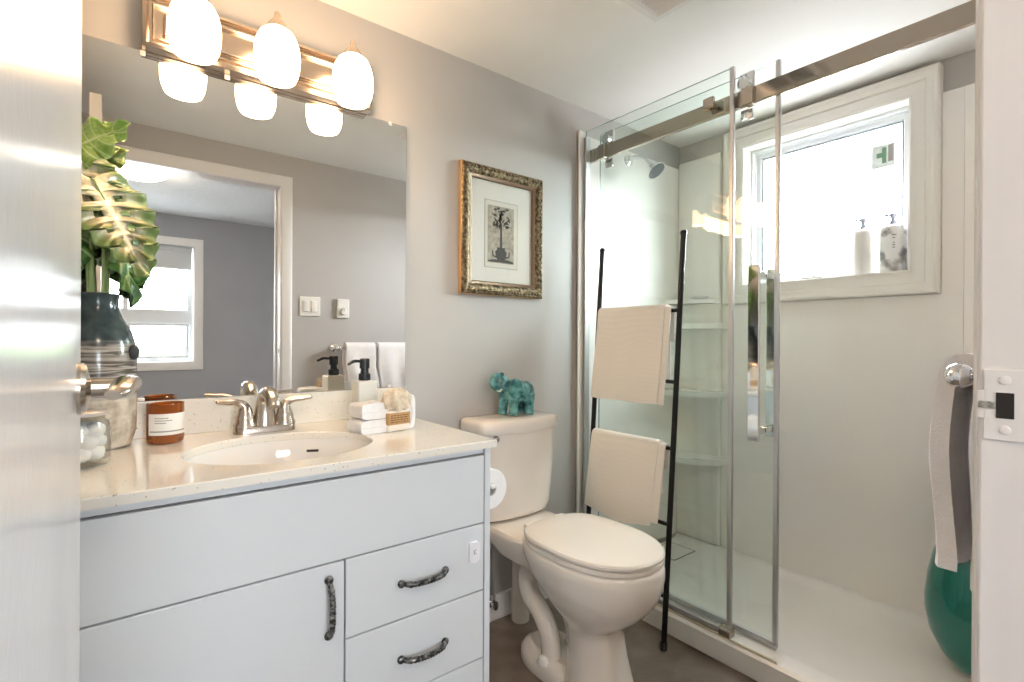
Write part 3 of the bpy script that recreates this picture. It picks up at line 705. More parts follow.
rings = [ellipse(*c_, SA, SB, ZB), ellipse(*c_, SA, SB, CZ-.003), ellipse(*c_, SA+.003, SB+.003, CZ),
         rect_ring(CX0+.002, CX1-.002, CY0+.002, CY1, CZ, *c_), rect_ring(CX0, CX1, CY0, CY1, CZ-.002, *c_), rect_ring(CX0, CX1, CY0, CY1, ZB, *c_)]
loft(bm, rings+[rings[0]], False, False)
tag(obj('countertop', bm, M['quartz'], loc=(.34, 1.4, ZB), ang=.5), 'cream speckled quartz countertop with an oval sink cut-out', 'countertop')
bm = box(new(), CX0, CX1-.002, A-.020, A-.001, CZ+.0005, .989, .0015)
tag(obj('backsplash', bm, M['quartz'], loc=(.34, A, CZ)), 'low speckled quartz upstand between the countertop and the mirror', 'backsplash')
# sink
snk = thing('sink', 'white oval undermount basin set in the countertop', 'sink', (SC[0], SC[1], .74))
bm = new()
prof = [(1.07, 0), (1.07, -.006), (1.02, -.010), (1.0, -.012), (.985, -.03), (.95, -.06), (.87, -.10), (.70, -.132), (.45, -.148), (.20, -.153), (.10, -.155)]
rings = [ellipse(SC[0], SC[1], SA*k, SB*k, ZB-.0005+h) for k, h in prof]
inner = [ellipse(SC[0], SC[1], (SA+.006)*k+.008, (SB+.006)*k+.008, ZB-.0005+h-.012) for k, h in prof[1:]][::-1]
rings[0] = ellipse(SC[0], SC[1], SA*1.0, SB*1.0, ZB-.0006); rings = [ellipse(SC[0], SC[1], SA*1.07, SB*1.07, ZB-.0006)] + rings
loft(bm, [rings[1]]+rings[4:]+[ellipse(SC[0], SC[1], SA*.10, SB*.10, ZB-.17)]+inner+[rings[0]]+[rings[1]], False, False)
obj('basin', bm, M['ceramic'], snk)
obj('drain', lathe(new(), (SC[0], SC[1], ZB-.1555), [(.024, 0), (.024, .004), (.018, .006), (.012, .0065), (.012, .012), (.003, .013)], 28), M['chrome'], snk)
bm = new(); a = 1.0; q = Vector((SC[0]+SA*.972*math.cos(a), SC[1]+SB*.972*math.sin(a), ZB-.034)); d = Vector((-SA*math.sin(a), SB*math.cos(a), 0)).normalized(); tube(bm, [q-d*.016, q+d*.016], .0035, 10); obj('overflow_slot', bm, M['darkhole'], snk)

# faucet
fa = thing('faucet', 'brushed nickel faucet with two horn-shaped levers behind the sink', 'faucet', (.349, 1.605, CZ))
fx, fy = .349, 1.605
bm = new()
def stadium(hx, hy, z, n=20):
    pts = []
    for i in range(n+1): a = -PI/2+PI*i/n; pts.append((fx+hx-hy+hy*math.cos(a), fy+hy*math.sin(a), z))
    for i in range(n+1): a = PI/2+PI*i/n; pts.append((fx-hx+hy+hy*math.cos(a), fy+hy*math.sin(a), z))
    return pts
loft(bm, [stadium(.083, .028, CZ+.0005), stadium(.083, .028, CZ+.014), stadium(.080, .025, CZ+.020), stadium(.060, .018, CZ+.021)])
obj('base', bm, M['nickel'], fa)
for s in (-1, 1):
    hxx = fx+s*.053
    bm = lathe(new(), (hxx, fy, CZ), [(.030, .018), (.030, .026), (.026, .032), (.0235, .050)], 28)
    P = spline([(hxx, fy, CZ+.042), (hxx, fy+.001, CZ+.066), (hxx+s*.006, fy, CZ+.081), (hxx+s*.024, fy-.004, CZ+.090), (hxx+s*.050, fy-.010, CZ+.092), (hxx+s*.070, fy-.016, CZ+.095)], 7)
    n = len(P); rad = []
    for i in range(n):
        t = i/(n-1); rad.append(.0235-.014*min(1, t/.55) if t < .55 else .0095-.0035*((t-.55)/.45))
    tube(bm, P, rad, 16, up=Vector((0, 1, 0))); ball(bm, P[-1], rad[-1]*1.0, sub=2)
    obj('lever', bm, M['nickel'], fa)
P = spline([(fx, fy+.004, CZ+.018), (fx, fy+.004, CZ+.060), (fx, fy-.004, CZ+.094), (fx, fy-.028, CZ+.114), (fx, fy-.060, CZ+.113), (fx, fy-.088, CZ+.098), (fx, fy-.098, CZ+.082)], 7)
n = len(P); rad = [.032-.011*min(1, i/(n*.35)) + (.002*math.sin(i/n*PI)) - (.004*i/n) for i in range(n)]
bm = tube(new(), P, rad, 22, up=Vector((0, 1, 0)), flat=(1, .9))
obj('spout', bm, M['nickel'], fa)
bm = new(); lathe(bm, (fx, fy+.024, CZ+.02), [(.0035, 0), (.0035, .075), (.006, .077), (.006, .088), (.003, .09)], 12); obj('lift_rod', bm, M['nickel'], fa)

# mirror
mir = thing('mirror', 'large frameless mirror resting on the backsplash behind the sink', 'mirror', (.36, A, .990))
bm = box(new(), XL+.01, .838, A-.007, A-.001, .9905, 1.935); obj('mirror_glass', bm, [M['mirror']], mir)
for x in (.06, .262, .775):
    bm = box(new(), x-.007, x+.007, A-.011, A-.0075, 1.922, 1.9362, .002); lathe(bm, (x, A-.0105, 1.929), [(.003, 0), (.0025, -.002)], 12, 'Y'); obj('mirror_clip', bm, M['clip'], mir)
for x in (.06, .775):
    bm = box(new(), x-.008, x+.008, A-.012, A-.0075, .9905, .999, .002); obj('mirror_clip', bm, M['clip'], mir)

# vanity light
vl = thing('vanity_light', 'three-lamp satin nickel wall light above the mirror', 'wall light', (.37, A, 1.99))
bm = new()
box(bm, .058, .690, A-.030, A-.0005, 1.937, 2.078, .002)
frame(bm, (0, A-.030, 0), (1, 0, 0), (0, 0, 1), (0, -1, 0), .085, .663, 1.963, 2.052, [(.027, 0), (.027, .018), (.018, .020), (.012, .006), (.006, .006), (.003, .012), (0, .010), (0, 0)])
box(bm, .105, .643, A-.046, A-.028, 1.978, 2.037, .004)
obj('back_plate', bm, M['plate'], vl)
LX = (.166, .367, .588); LYY = 1.560; LZ = .016
for x in LX:
    bm = lathe(new(), (x, A-.044, 1.995), [(.024, 0), (.022, -.008), (.012, -.014)], 20, 'Y')
    tube(bm, spline([(x, A-.05, 1.995), (x, A-.085, 2.005), (x, A-.125, 2.050), (x, LYY+.002, 2.082)], 6), .008, 12)
    arm = obj('arm', bm, M['plate'], vl)
    bm = lathe(new(), (x, LYY, LZ-.012), [(.034, 2.030), (.032, 2.040), (.022, 2.058), (.012, 2.070), (.010, 2.074), (.0085, 2.084), (.0075, 2.088), (.004, 2.0905)], 28)
    obj('shade_holder', bm, M['plate'], vl)
    sp = [(.034, 2.038), (.048, 2.026), (.057, 2.008), (.0635, 1.985), (.0655, 1.960), (.0645, 1.930), (.060, 1.905), (.052, 1.886), (.048, 1.884), (.050, 1.888), (.056, 1.908), (.060, 1.935), (.061, 1.960), (.059, 1.984), (.052, 2.006), (.040, 2.022), (.020, 2.026)]
    bm = lathe(new(), (x, LYY, LZ), [(r*.93, 1.884+(z-1.884)*.92) for r, z in sp], 40, cap0=False); obj('lamp_shade', bm, M['shade'], vl)

# ------------------------------------------------------------------ picture
px0, px1, pz0, pz1 = 1.066, 1.490, 1.344, 1.866
pic = thing('framed_picture', 'ornate gold framed print of a potted tree on the grey wall', 'picture', (1.278, A, pz0))
W_ = .056
def pframe(m, prof, name):
    return obj(name, frame(new(), (0, A, 0), (1, 0, 0), (0, 0, 1), (0, -1, 0), px0+W_, px1-W_, pz0+W_, pz1-W_, prof), m, pic)
fo = pframe(M['gold'], [(.014, .002), (.014, .020), (.020, .024), (.030, .030), (.040, .031), (.050, .028), (.0545, .022), (.0545, .002)], 'frame')
pframe(M['goldside'], [(.0546, .002), (.0546, .0225), (.056, .021), (.056, .002)], 'frame_side')
pframe(M['bronze'], [(0, .010), (0, .013), (.006, .018), (.014, .0205), (.014, .010)], 'frame_lip')
bm = new()
def bead(u, v, a, s):
    m_ = Matrix.Rotation(a, 3, 'Y'); ball(bm, (u, A-.031, v), (s*1.0, .0045, s*.62), sub=1, mtx=m_)
nU = 26; nV = 33
for i in range(nU):
    u = px0+.016+(px1-px0-.032)*i/(nU-1)
    for z in (pz0+.016, pz1-.016): bead(u, z, .6 if i % 2 else -.6, .0095)
for i in range(1, nV):
    v = pz0+.016+(pz1-pz0-.032)*i/nV
    for x in (px0+.016, px1-.016): bead(x, v, PI/2+(.6 if i % 2 else -.6), .0095)
obj('beading', bm, M['gold'], fo)
bm = box(new(), px0+W_-.008, px1-W_+.008, A-.008, A-.0025, pz0+W_-.008, pz1-W_+.008); obj('mat_board', bm, M['mat'], pic)
YP = A-.0085
bm = new()
box(bm, 1.187, 1.358, YP-.0006, YP+.0004, 1.459, 1.736, mi=1)             # plate line
box(bm, 1.189, 1.356, YP-.0009, YP+.0004, 1.461, 1.734, mi=0)
box(bm, 1.2015, 1.338, YP-.0012, YP+.0004, 1.4795, 1.715, mi=2)
def ink(pts, y=YP-.0016): prism(bm, [(x, y, z) for x, z in pts], (0, .0008, 0), mi=3)
cx = 1.270
ink([(cx-.006, 1.545), (cx+.006, 1.545), (cx+.004, 1.648), (cx-.004, 1.648)])
ink([(cx-.022, 1.545), (cx+.022, 1.545), (cx+.020, 1.535), (cx+.030, 1.528), (cx+.026, 1.505), (cx+.018, 1.494), (cx-.018, 1.494), (cx-.026, 1.505), (cx-.030, 1.528), (cx-.020, 1.535)])
for s in (-1, 1): ink([(cx+s*.024, 1.500), (cx+s*.044, 1.507), (cx+s*.047, 1.530), (cx+s*.041, 1.531), (cx+s*.038, 1.511), (cx+s*.026, 1.508)][::s])
ink([(1.205, 1.483), (1.335, 1.483), (1.335, 1.490), (1.30, 1.496), (1.235, 1.494), (1.205, 1.489)])
rnd = random.Random(3)
for i in range(34):
    a = rnd.uniform(0, 2*PI); r = math.sqrt(rnd.random()); u, v = cx+.046*r*math.cos(a), 1.665+.034*r*math.sin(a)-.010*abs(r*math.cos(a))
    b_ = rnd.uniform(0, 2*PI); l = rnd.uniform(.009, .015)
    dx, dz = math.cos(b_), math.sin(b_); ink([(u-dx*l, v-dz*l), (u+dz*l*.38, v-dx*l*.38), (u+dx*l, v+dz*l), (u-dz*l*.38, v+dx*l*.38)])
for i in range(5):
    u = cx-.03+.015*i; v = 1.700+.006*math.sin(i*2); ink([(u-.010, v), (u, v-.006), (u+.010, v), (u, v+.006)])
obj('print', bm, [M['paper'], M['pencil'], M['printbg'], M['ink']], pic)
bm = box(new(), px0+W_-.004, px1-W_+.004, A-.0122, A-.0112, pz0+W_-.004, pz1-W_+.004); obj('picture_glass', bm, M['picglass'], pic)

# ------------------------------------------------------------------ toilet
TX = 1.262
toi = thing('toilet', 'biscuit two-piece toilet with its lid closed against the grey wall', 'toilet', (TX, 1.3, 0))
def egg(wd, yf, yb, z, n=48, e=.9, eb=.7, cx=TX, ym=None):
    """outline in plan: rounded front at yf, squarer back at yb, half-width wd"""
    ym = ym if ym is not None else yf+(yb-yf)*.52
    out = []
    for i in range(n):
        a = 2*PI*i/n; ca, sa = math.cos(a), math.sin(a)
        ex = e if sa < 0 else eb
        x = wd*math.copysign(abs(ca)**ex, ca); L = (ym-yf) if sa < 0 else (yb-ym)
        out.append(Vector((cx+x, ym+L*math.copysign(abs(sa)**ex, sa), z)))
    return out
bm = new()
bowl = [(.164, .928, 1.420, .468), (.174, .919, 1.430, .464), (.178, .915, 1.432, .452), (.178, .915, 1.428, .428), (.172, .924, 1.398, .385), (.159, .946, 1.350, .340), (.140, .978, 1.300, .300), (.120, 1.018, 1.258, .266), (.106, 1.048, 1.235, .245),
        (.098, 1.068, 1.225, .228), (.094, 1.066, 1.222, .205), (.100, 1.052, 1.224, .130), (.110, 1.032, 1.228, .060), (.118, 1.018, 1.232, .015), (.120, 1.016, 1.234, .001)]
loft(bm, [egg(w_, a, b, z, eb=.8) for w_, a, b, z in bowl])
obj('bowl', bm, M['toilet'], toi, ang=.9)
bm = new()   # foot plate and rear column
foot = [(.110, 1.10, 1.475, .001), (.112, 1.098, 1.478, .012), (.109, 1.104, 1.474, .040), (.094, 1.12, 1.46, .058), (.07, 1.16, 1.44, .066)]
loft(bm, [egg(w_, a, b, z, eb=.75) for w_, a, b, z in foot])
obj('foot', bm, M['toilet'], toi)
bm = new()   # rear deck under the tank
deck = [(.120, 1.30, 1.56, .360), (.142, 1.30, 1.615, .405), (.150, 1.30, 1.625, .440), (.150, 1.30, 1.625, .452), (.144, 1.31, 1.615, .4605)]
loft(bm, [egg(w_, a, b, z, e=.5, eb=.4) for w_, a, b, z in deck])
obj('deck', bm, M['toilet'], toi)
bm = new()   # the trapway showing on both flanks
for s in (-1, 1):
    P = spline([(TX+s*.035, 1.20, .290), (TX+s*.048, 1.29, .345), (TX+s*.056, 1.385, .352), (TX+s*.060, 1.432, .300), (TX+s*.060, 1.412, .235), (TX+s*.060, 1.350, .190), (TX+s*.060, 1.308, .130), (TX+s*.058, 1.300, .040)], 6)
    tube(bm, P, [.035]*len(P), 16)
obj('trapway', bm, M['toilet'], toi)
for s in (-1, 1):
    bm = lathe(new(), (TX+s*.098, 1.300, .050), [(.019, 0), (.019, .014), (.014, .024), (.005, .028)], 18); obj('bolt_cap', bm, mat('white_cap', (.84, .82, .80), rough=.3), toi)
sz_ = [(.171, .930, 1.385, .4685), (.177, .922, 1.388, .472), (.177, .922, 1.388, .481), (.172, .930, 1.385, .4845)]
bm = loft(new(), [egg(w_, a, b, z, eb=.6) for w_, a, b, z in sz_]); obj('seat', bm, M['seatm'], toi)
sz_ = [(.172, .927, 1.388, .487), (.179, .919, 1.391, .491), (.180, .918, 1.391, .499), (.176, .923, 1.389, .505), (.164, .942, 1.378, .508), (.11, .99, 1.31, .510)]
bm = loft(new(), [egg(w_, a, b, z, eb=.6) for w_, a, b, z in sz_]); obj('lid', bm, M['seatm'], toi)
for s in (-1, 1):
    bm = box(new(), TX+s*.075-.022, TX+s*.075+.022, 1.388, 1.414, .466, .500, .006); obj('hinge', bm, M['seatm'], toi)
def tank_ring(hw, yf, yb, z, bow, n=14, cr=.05):
    pts = []
    for i in range(n+1):                          # bowed front, left to right
        t = i/n*2-1; pts.append((TX+t*(hw-.012), yf+bow*t*t, z))
    pts += [(TX+hw-.003, yf+bow+.010, z), (TX+hw, yf+bow+.03, z), (TX+hw, yb-.02, z), (TX+hw-.012, yb, z), (TX-hw+.012, yb, z), (TX-hw, yb-.02, z), (TX-hw, yf+bow+.03, z), (TX-hw+.003, yf+bow+.010, z)]
    return [Vector(p) for p in pts]
yb = A-.006
tr = [(.135, 1.560, yb, .461, .02), (.160, 1.530, yb, .474, .025), (.170, 1.520, yb, .50, .030), (.178, 1.512, yb, .66, .032), (.182, 1.508, yb, .803, .034)]
bm = loft(new(), [tank_ring(hw, yf, b, z, bw) for hw, yf, b, z, bw in tr]); tank = obj('tank', bm, M['toilet'], toi, ang=.8)
tr = [(.184, 1.506, yb, .8035, .034), (.192, 1.497, yb, .806, .036), (.195, 1.494, yb, .814, .036), (.195, 1.494, yb, .838, .036), (.191, 1.498, yb, .851, .036), (.180, 1.510, yb-.01, .858, .036), (.12, 1.56, yb-.05, .860, .02)]
bm = loft(new(), [tank_ring(hw, yf, b, z, bw) for hw, yf, b, z, bw in tr]); obj('tank_lid', bm, M['toilet'], toi, ang=.8)
bm = lathe(new(), (1.128, 1.538, .790), [(.012, 0), (.012, -.014), (.009, -.020)], 16, 'Y'); tube(bm, [(1.128, 1.521, .790), (1.095, 1.512, .787), (1.068, 1.510, .783)], [.006, .006, .005], 10); obj('flush_lever', bm, M['chrome'], toi)

# shut-off valve and canister behind the toilet
sv = thing('shutoff_valve', 'small metal water valve on the wall just above the baseboard', 'valve', (1.222, A-.014, .085))
bm = lathe(new(), (1.222, A-.0145, .085), [(.022, 0), (.020, -.006), (.009, -.008), (.009, -.030)], 20, 'Y'); tube(bm, [(1.222, A-.036, .085), (1.222, A-.036, .12)], .008, 10); obj('valve_body', bm, M['chrome'], sv)
bm = lathe(new(), (1.222, A-.044, .085), [(.010, 0), (.018, -.003), (.019, -.010), (.010, -.014)], 18, 'Y', sx=1, sy=.6); obj('knob', bm, M['pewter'], sv)
bm = tube(new(), spline([(1.222, A-.036, .12), (1.215, A-.034, .24), (1.200, A-.050, .36), (1.19, A-.06, .4495)], 6), .0045, 8); obj('supply_hose', bm, M['alu'], sv)
can = thing('brush_canister', 'plain white cylinder standing on the floor behind the toilet', 'canister', (1.335, 1.632, 0))
obj('body', lathe(new(), (1.335, 1.632, .0005), [(.036, 0), (.038, .004), (.038, .262), (.034, .268)], 32), M['toilet'], can)
obj('rim', lathe(new(), (1.335, 1.632, .0005), [(.038, .262), (.042, .266), (.042, .280), (.036, .286), (.010, .288)], 32), M['toilet'], can)

# toilet paper on the side of the vanity
rx, ry0, ry1, rz_ = .877, 1.212, 1.310, .720
tp = thing('toilet_paper_roll', 'white toilet paper roll on the side of the vanity, facing the door', 'toilet roll', (rx, ry0, rz_))
bm = new(); lathe(bm, (rx, 0, rz_), [(.020, ry0), (.057, ry0), (.059, ry0+.003), (.059, ry1-.003), (.057, ry1), (.020, ry1), (.020, ry0)], 44, 'Y', False, False); obj('paper', bm, M['roll'], tp)
bm = new(); lathe(bm, (rx, 0, rz_), [(.0198, ry0+.0005), (.0198, ry1-.0005), (.0175, ry1-.0005), (.0175, ry0+.0005), (.0198, ry0+.0005)], 30, 'Y', False, False); obj('core', bm, mat('cardboard', (.62, .59, .56), rough=.9), tp)
rh = thing('paper_holder', 'small white arm holding the paper roll on the vanity side', 'paper holder', (.815, 1.33, rz_))
bm = box(new(),   .8152, .822, 1.322, 1.352, rz_-.020, rz_+.020, .003); tube(bm, spline([(.820, 1.337, rz_), (.850, 1.337, rz_), (rx, 1.328, rz_+.0118), (rx, 1.28, rz_+.0118), (rx, 1.206, rz_+.0118)], 6), .006, 12); ball(bm, (rx, 1.203, rz_+.0118), .0085, sub=2)
obj('arm', bm, M['switch'], rh)

# ------------------------------------------------------------------ elephant
EX, EY, EZ = 1.274, 1.592, .8602
el = thing('elephant_figurine', 'teal glazed elephant figurine with raised trunk on the toilet tank lid', 'figurine', (EX, EY, EZ))
hd_ = Vector((-.985, .06, 0)).normalized(); sd_ = Vector((-hd_.y, hd_.x, 0))
def E_(f, s, z): return Vector((EX, EY, EZ)) + hd_*f + sd_*s + Vector((0, 0, z))
em = Matrix((hd_, sd_, Vector((0, 0, 1)))).transposed()
bm = new()
ball(bm, E_(-.012, 0, .092), (.062, .044, .047), mtx=em)
ball(bm, E_(-.046, 0, .090), (.034, .041, .046), mtx=em)
ball(bm, E_(.026, 0, .098), (.036, .038, .044), mtx=em)
ball(bm, E_(.064, 0, .126), (.031, .028, .034), mtx=em)
for f, s, k in ((.030, .024, 0), (.042, -.024, .008), (-.046, .024, 0), (-.050, -.024, .004)):
    P = [E_(f, s, .085), E_(f+k*.5, s, .045), E_(f+k, s, .012), E_(f+k+.002, s, .0035)]
    tube(bm, P, [.025, .0195, .0195, .0205], 14)
P = spline([E_(.076, 0, .122), E_(.098, 0, .118), E_(.112, 0, .132), E_(.108, 0, .152), E_(.090, 0, .162), E_(.074, 0, .160), E_(.066, 0, .172)], 6)
tube(bm, P, [.017-.009*i/(len(P)-1) for i in range(len(P))], 12)
tube(bm, spline([E_(.074, 0, .106), E_(.090, 0, .100), E_(.098, 0, .104)], 4), [.013, .012, .011, .010, .009, .008, .007, .006, .005], 10)
tube(bm, spline([E_(-.076, 0, .105), E_(-.084, .003, .085), E_(-.082, .004, .058)], 4), .006, 8)
bo = obj('body', bm, M['teal'], el, fin=False)
rm = bo.modifiers.new('fuse', 'REMESH'); rm.mode = 'VOXEL'; rm.voxel_size = .0032; rm.use_smooth_shade = True
sm = bo.modifiers.new('soften', 'SMOOTH'); sm.factor = .5; sm.iterations = 5
for s in (-1, 1):
    bm = new(); rings = []
    out = [(0, .030), (-.012, .033), (-.028, .026), (-.036, .008), (-.033, -.014), (-.020, -.032), (-.006, -.034), (.004, -.018), (.006, .004), (.005, .020)]
    base = E_(.052, s*.030, .112); nrm = (sd_*s*.9 - hd_*.35).normalized()
    a = []; b = []
    for f, z in out:
        fl = -f*.62+.004
        p = base + hd_*f*1.2 + sd_*s*fl*1.2 + Vector((0, 0, z*1.2)); a.append(p); b.append(p+sd_*s*.006+hd_*.002)
    c2 = [ (sum(b, Vector())/len(b)) + (p-(sum(b, Vector())/len(b)))*.82 + sd_*s*.0025 for p in b]
    loft(bm, [a, b, c2]); e = obj('ear', bm, M['teal'], el, ang=1.2)
    bm = tube(new(), spline([E_(.082, s*.016, .108), E_(.096, s*.022, .101), E_(.108, s*.021, .106)], 4), [.005, .005, .0048, .0045, .004, .0036, .003, .0024, .0015], 8); obj('tusk', bm, mat('pale_glaze', (.50, .58, .50), rough=.2), el)
    bm = new(); ball(bm, E_(.083, s*.0225, .134), .0034, sub=2); obj('eye', bm, M['ink'], el)

# ------------------------------------------------------------------ things on the counter
# amber candle
cx_, cy_ = .108, 1.592
ca = thing('candle', 'amber glass candle with a white label standing left of the faucet', 'candle', (cx_, cy_, CZ))
obj('jar', lathe(new(), (cx_, cy_, CZ+.0006), [(.036, 0), (.040, .003), (.0415, .010), (.0415, .100), (.0395, .102), (.0385, .099), (.0385, .012), (.004, .010)], 44), M['amber'], ca)
obj('wax', lathe(new(), (cx_, cy_, CZ+.0006), [(.036, .0125), (.0375, .014), (.0375, .078), (.030, .080), (.006, .079)], 36), M['wax'], ca)
bm = new(); R_ = .0420; rows = [[], [], [], []]
for i in range(25):
    a = -2.62+2.3*i/24
    for k, (r, z) in enumerate(((R_, .024), (R_+.0005, .024), (R_+.0005, .078), (R_, .078))): rows[k].append(Vector((cx_+r*math.cos(a), cy_+r*math.sin(a), CZ+z)))
loft(bm, rows+[rows[0]], False, False, closed=False); lab = obj('label', bm, M['label'], ca)
bm = new()
for z, a0, a1, th in ((.066, -2.2, -1.5, .002), (.060, -2.2, -1.3, .002), (.054, -2.2, -1.6, .002), (.032, -2.5, -.45, .003)):
    rows = [[], [], [], []]
    for i in range(13):
        a = a0+(a1-a0)*i/12
        for k, (r, zz) in enumerate(((R_+.0004, z), (R_+.0009, z), (R_+.0009, z+th), (R_+.0004, z+th))): rows[k].append(Vector((cx_+r*math.cos(a), cy_+r*math.sin(a), CZ+zz)))
    loft(bm, rows+[rows[0]], False, False, closed=False)
obj('printed_lines', bm, M['pencil'], lab)
bm = tube(new(), [(cx_, cy_, CZ+.079), (cx_+.001, cy_, CZ+.090)], .0012, 6); obj('wick', bm, M['ink'], ca)

# glass jar with cotton
jx, jy = -.052, 1.392
gj = thing('glass_jar', 'round clear glass jar with a lid, beside the open door on the counter', 'jar', (jx, jy, CZ))
obj('body', lathe(new(), (jx, jy, CZ+.0006), [(.036, 0), (.046, .004), (.050, .014), (.050, .080), (.046, .094), (.040, .098), (.040, .106), (.038, .106), (.038, .098), (.044, .092), (.0475, .080), (.0475, .016), (.004, .010)], 44), M['jar'], gj)
obj('lid', lathe(new(), (jx, jy, CZ+.0006), [(.044, .1065), (.045, .109), (.045, .114), (.038, .118), (.010, .119)], 36), M['alu'], gj)
bm = new(); rnd = random.Random(5)
for z in (.026, .050, .072):
    for k in range(6):
        a = k*PI/3+z*20; ball(bm, (jx+.0245*math.cos(a), jy+.0245*math.sin(a), CZ+z+.002), (.0195, .0195, .0165), sub=2)
    ball(bm, (jx, jy, CZ+z), .016, sub=2)
tag(obj('cotton_balls', bm, M['cotton'], loc=(jx, jy, CZ+.012)), 'white cotton filling the clear glass jar', 'cotton', kind='stuff')

# vase and monstera leaves
bx, by = -.030, 1.606
bm = lathe(new(), (bx, by, CZ+.0006), [(.058, 0), (.068, .006), (.078, .040), (.0795, .10), (.079, .20), (.0775, .250), (.068, .285), (.052, .315), (.043, .338), (.041, .360), (.044, .376), (.041, .378), (.037, .372), (.036, .340), (.030, .28)], 52)
va = thing('stoneware_vase', 'tall bottle vase, dark teal above wood-like bands and a sandy base', 'vase', (bx, by, CZ))
obj('body', bm, M['vase'], va)
bm = new(); a = -.55; ball(bm, (bx+.083*math.cos(a), by+.083*math.sin(a), CZ+.235), (.012, .012, .020), sub=2); obj('lug', bm, mat('dark_stoneware', (.045, .05, .06), rough=.3), va)

def monstera(base, mid, tip, normal, L, Wd, m, label, slits=6, droop=.25, stem_from=None, seed=0, holes=False):
    """one cut leaf: split blade on a spine from base towards tip plus its stem"""
    base, tip = Vector(base), Vector(tip); ax = (tip-base).normalized(); nrm = Vector(normal); nrm = (nrm-ax*nrm.dot(ax)).normalized(); sd = ax.cross(nrm)
    t = thing('monstera_leaf', label, 'leaf', stem_from, 'monstera leaves in the stoneware vase')
    bm = new(); uvl = bm.loops.layers.uv.new('UVMap')
    NS, NT = 84, 9
    def halfw(s): return Wd*(math.sin(PI*min(1, (s+.05)/1.05)**.62)**.75)*(1-.25*s)
    V = {}
    for side in (-1, 1):
        for i in range(NS+1):
            s = i/NS
            ph = (s*slits) % 1.0; cut = 1.0
            if .10 < s < .93:
                d_ = abs(ph-.5)*2          # 1 at a lobe edge
                cut = 1-.66*max(0, (d_-.86)/.14)**.5 if d_ > .86 else 1
            hw = halfw(s)*cut
            for j in range(NT+1):
                q = j/NT; y = hw*q
                # lateral lobes sweep forward, the heart lobes sweep back
                fwd = L*(s + (.10+.10*s)*q*q - .20*(1-s)**3*q)
                fold = .16*y*q + .35*y*y/Wd
                dr = -droop*L*(s**2) - .16*y*y/Wd + .010*math.sin(s*slits*2*PI+seed)*q
                key = (side if j else 0, i, j)
                if key not in V:
                    V[key] = (bm.verts.new(base+ax*fwd+sd*side*y+nrm*(dr+fold*.3)), (s, side*q))
    for side in (-1, 1):
        for i in range(NS):
            for j in range(NT):
                ks = [(side if jj else 0, ii, jj) for ii, jj in ((i, j), (i+1, j), (i+1, j+1), (i, j+1))]
                vs4 = [V[k][0] for k in ks]
                if len(set(vs4)) < 4: continue
                if holes and 2 <= j <= 3 and .16 < i/NS < .8 and .30 < ((i+.5)/NS*slits) % 1.0 < .62: continue   # the natural holes beside the midrib
                try: f = bm.faces.new(vs4 if side > 0 else vs4[::-1])
                except ValueError: continue
                lk = {V[k][0]: V[k][1] for k in ks}
                for lp in f.loops: lp[uvl].uv = lk[lp.vert]
                f.smooth = True
    bl = obj('blade', bm, m, t, fin=False)
    so = bl.modifiers.new('thickness', 'SOLIDIFY'); so.thickness = .0012; so.offset = 0
    P = spline([stem_from, mid, base, base+ax*L*.25-nrm*droop*L*.06], 8)
    obj('stem', tube(new(), P, [.0045-.0022*i/(len(P)-1) for i in range(len(P))], 10), M['stem'], t)
    return t
nz = CZ+.378
monstera((-.040, 1.560, 1.535), (-.020, 1.59, 1.42), (.068, 1.500, 1.335), (.50, -.80, .34), .215, .115, M['leaf_pale'], 'big pale variegated monstera leaf hanging over the vase rim toward the room', 6, .12, (bx+.010, by-.012, nz-.085), 1, True)
monstera((-.075, 1.585, 1.60), (-.045, 1.60, 1.44), (-.040, 1.540, 1.42), (.35, -.93, .10), .18, .09, M['leaf_pale'], 'pale split monstera leaf half hidden by the open door edge', 6, .10, (bx-.012, by-.010, nz-.085), 2)
monstera((-.090, 1.600, 1.600), (-.050, 1.612, 1.46), (-.005, 1.575, 1.672), (.05, -.85, .55), .130, .066, M['leaf_lime'], 'bright lime green monstera leaf standing topmost in the vase', 3, .14, (bx-.004, by+.004, nz-.085), 3)
monstera((.000, 1.622, 1.500), (-.008, 1.618, 1.42), (.050, 1.590, 1.29), (.70, -.60, .35), .215, .090, M['leaf_dark'], 'dark green monstera leaf drooping behind the pale leaf, nearest the mirror', 5, .10, (bx+.016, by+.006, nz-.085), 4)
monstera((-.085, 1.605, 1.50), (-.055, 1.610, 1.42), (-.075, 1.570, 1.30), (.25, -.90, .3), .17, .075, M['leaf_dark'], 'dark green monstera leaf hanging low over the vase shoulder', 5, .06, (bx-.014, by+.010, nz-.085), 5)

# soap dispenser
sx_, sy_ = .627, 1.553
so_ = thing('soap_dispenser', 'square white soap dispenser with a black pump behind the folded cloths', 'soap dispenser', (sx_, sy_, CZ))
bm = box(new(), sx_-.031, sx_+.031, sy_-.031, sy_+.031, CZ+.0006, CZ+.140, .004, 3); obj('bottle', bm, M['soapdisp'], so_)
bm = lathe(new(), (sx_, sy_, CZ), [(.016, .1402), (.0185, .142), (.0185, .160), (.013, .164), (.012, .176), (.0155, .178), (.0155, .206), (.013, .209)], 24)
tube(bm, spline([(sx_-.010, sy_, CZ+.200), (sx_-.035, sy_-.004, CZ+.201), (sx_-.056, sy_-.008, CZ+.192)], 5), [.0050]*8+[.0045]*3, 10)
obj('pump', bm, M['blackp'], so_)

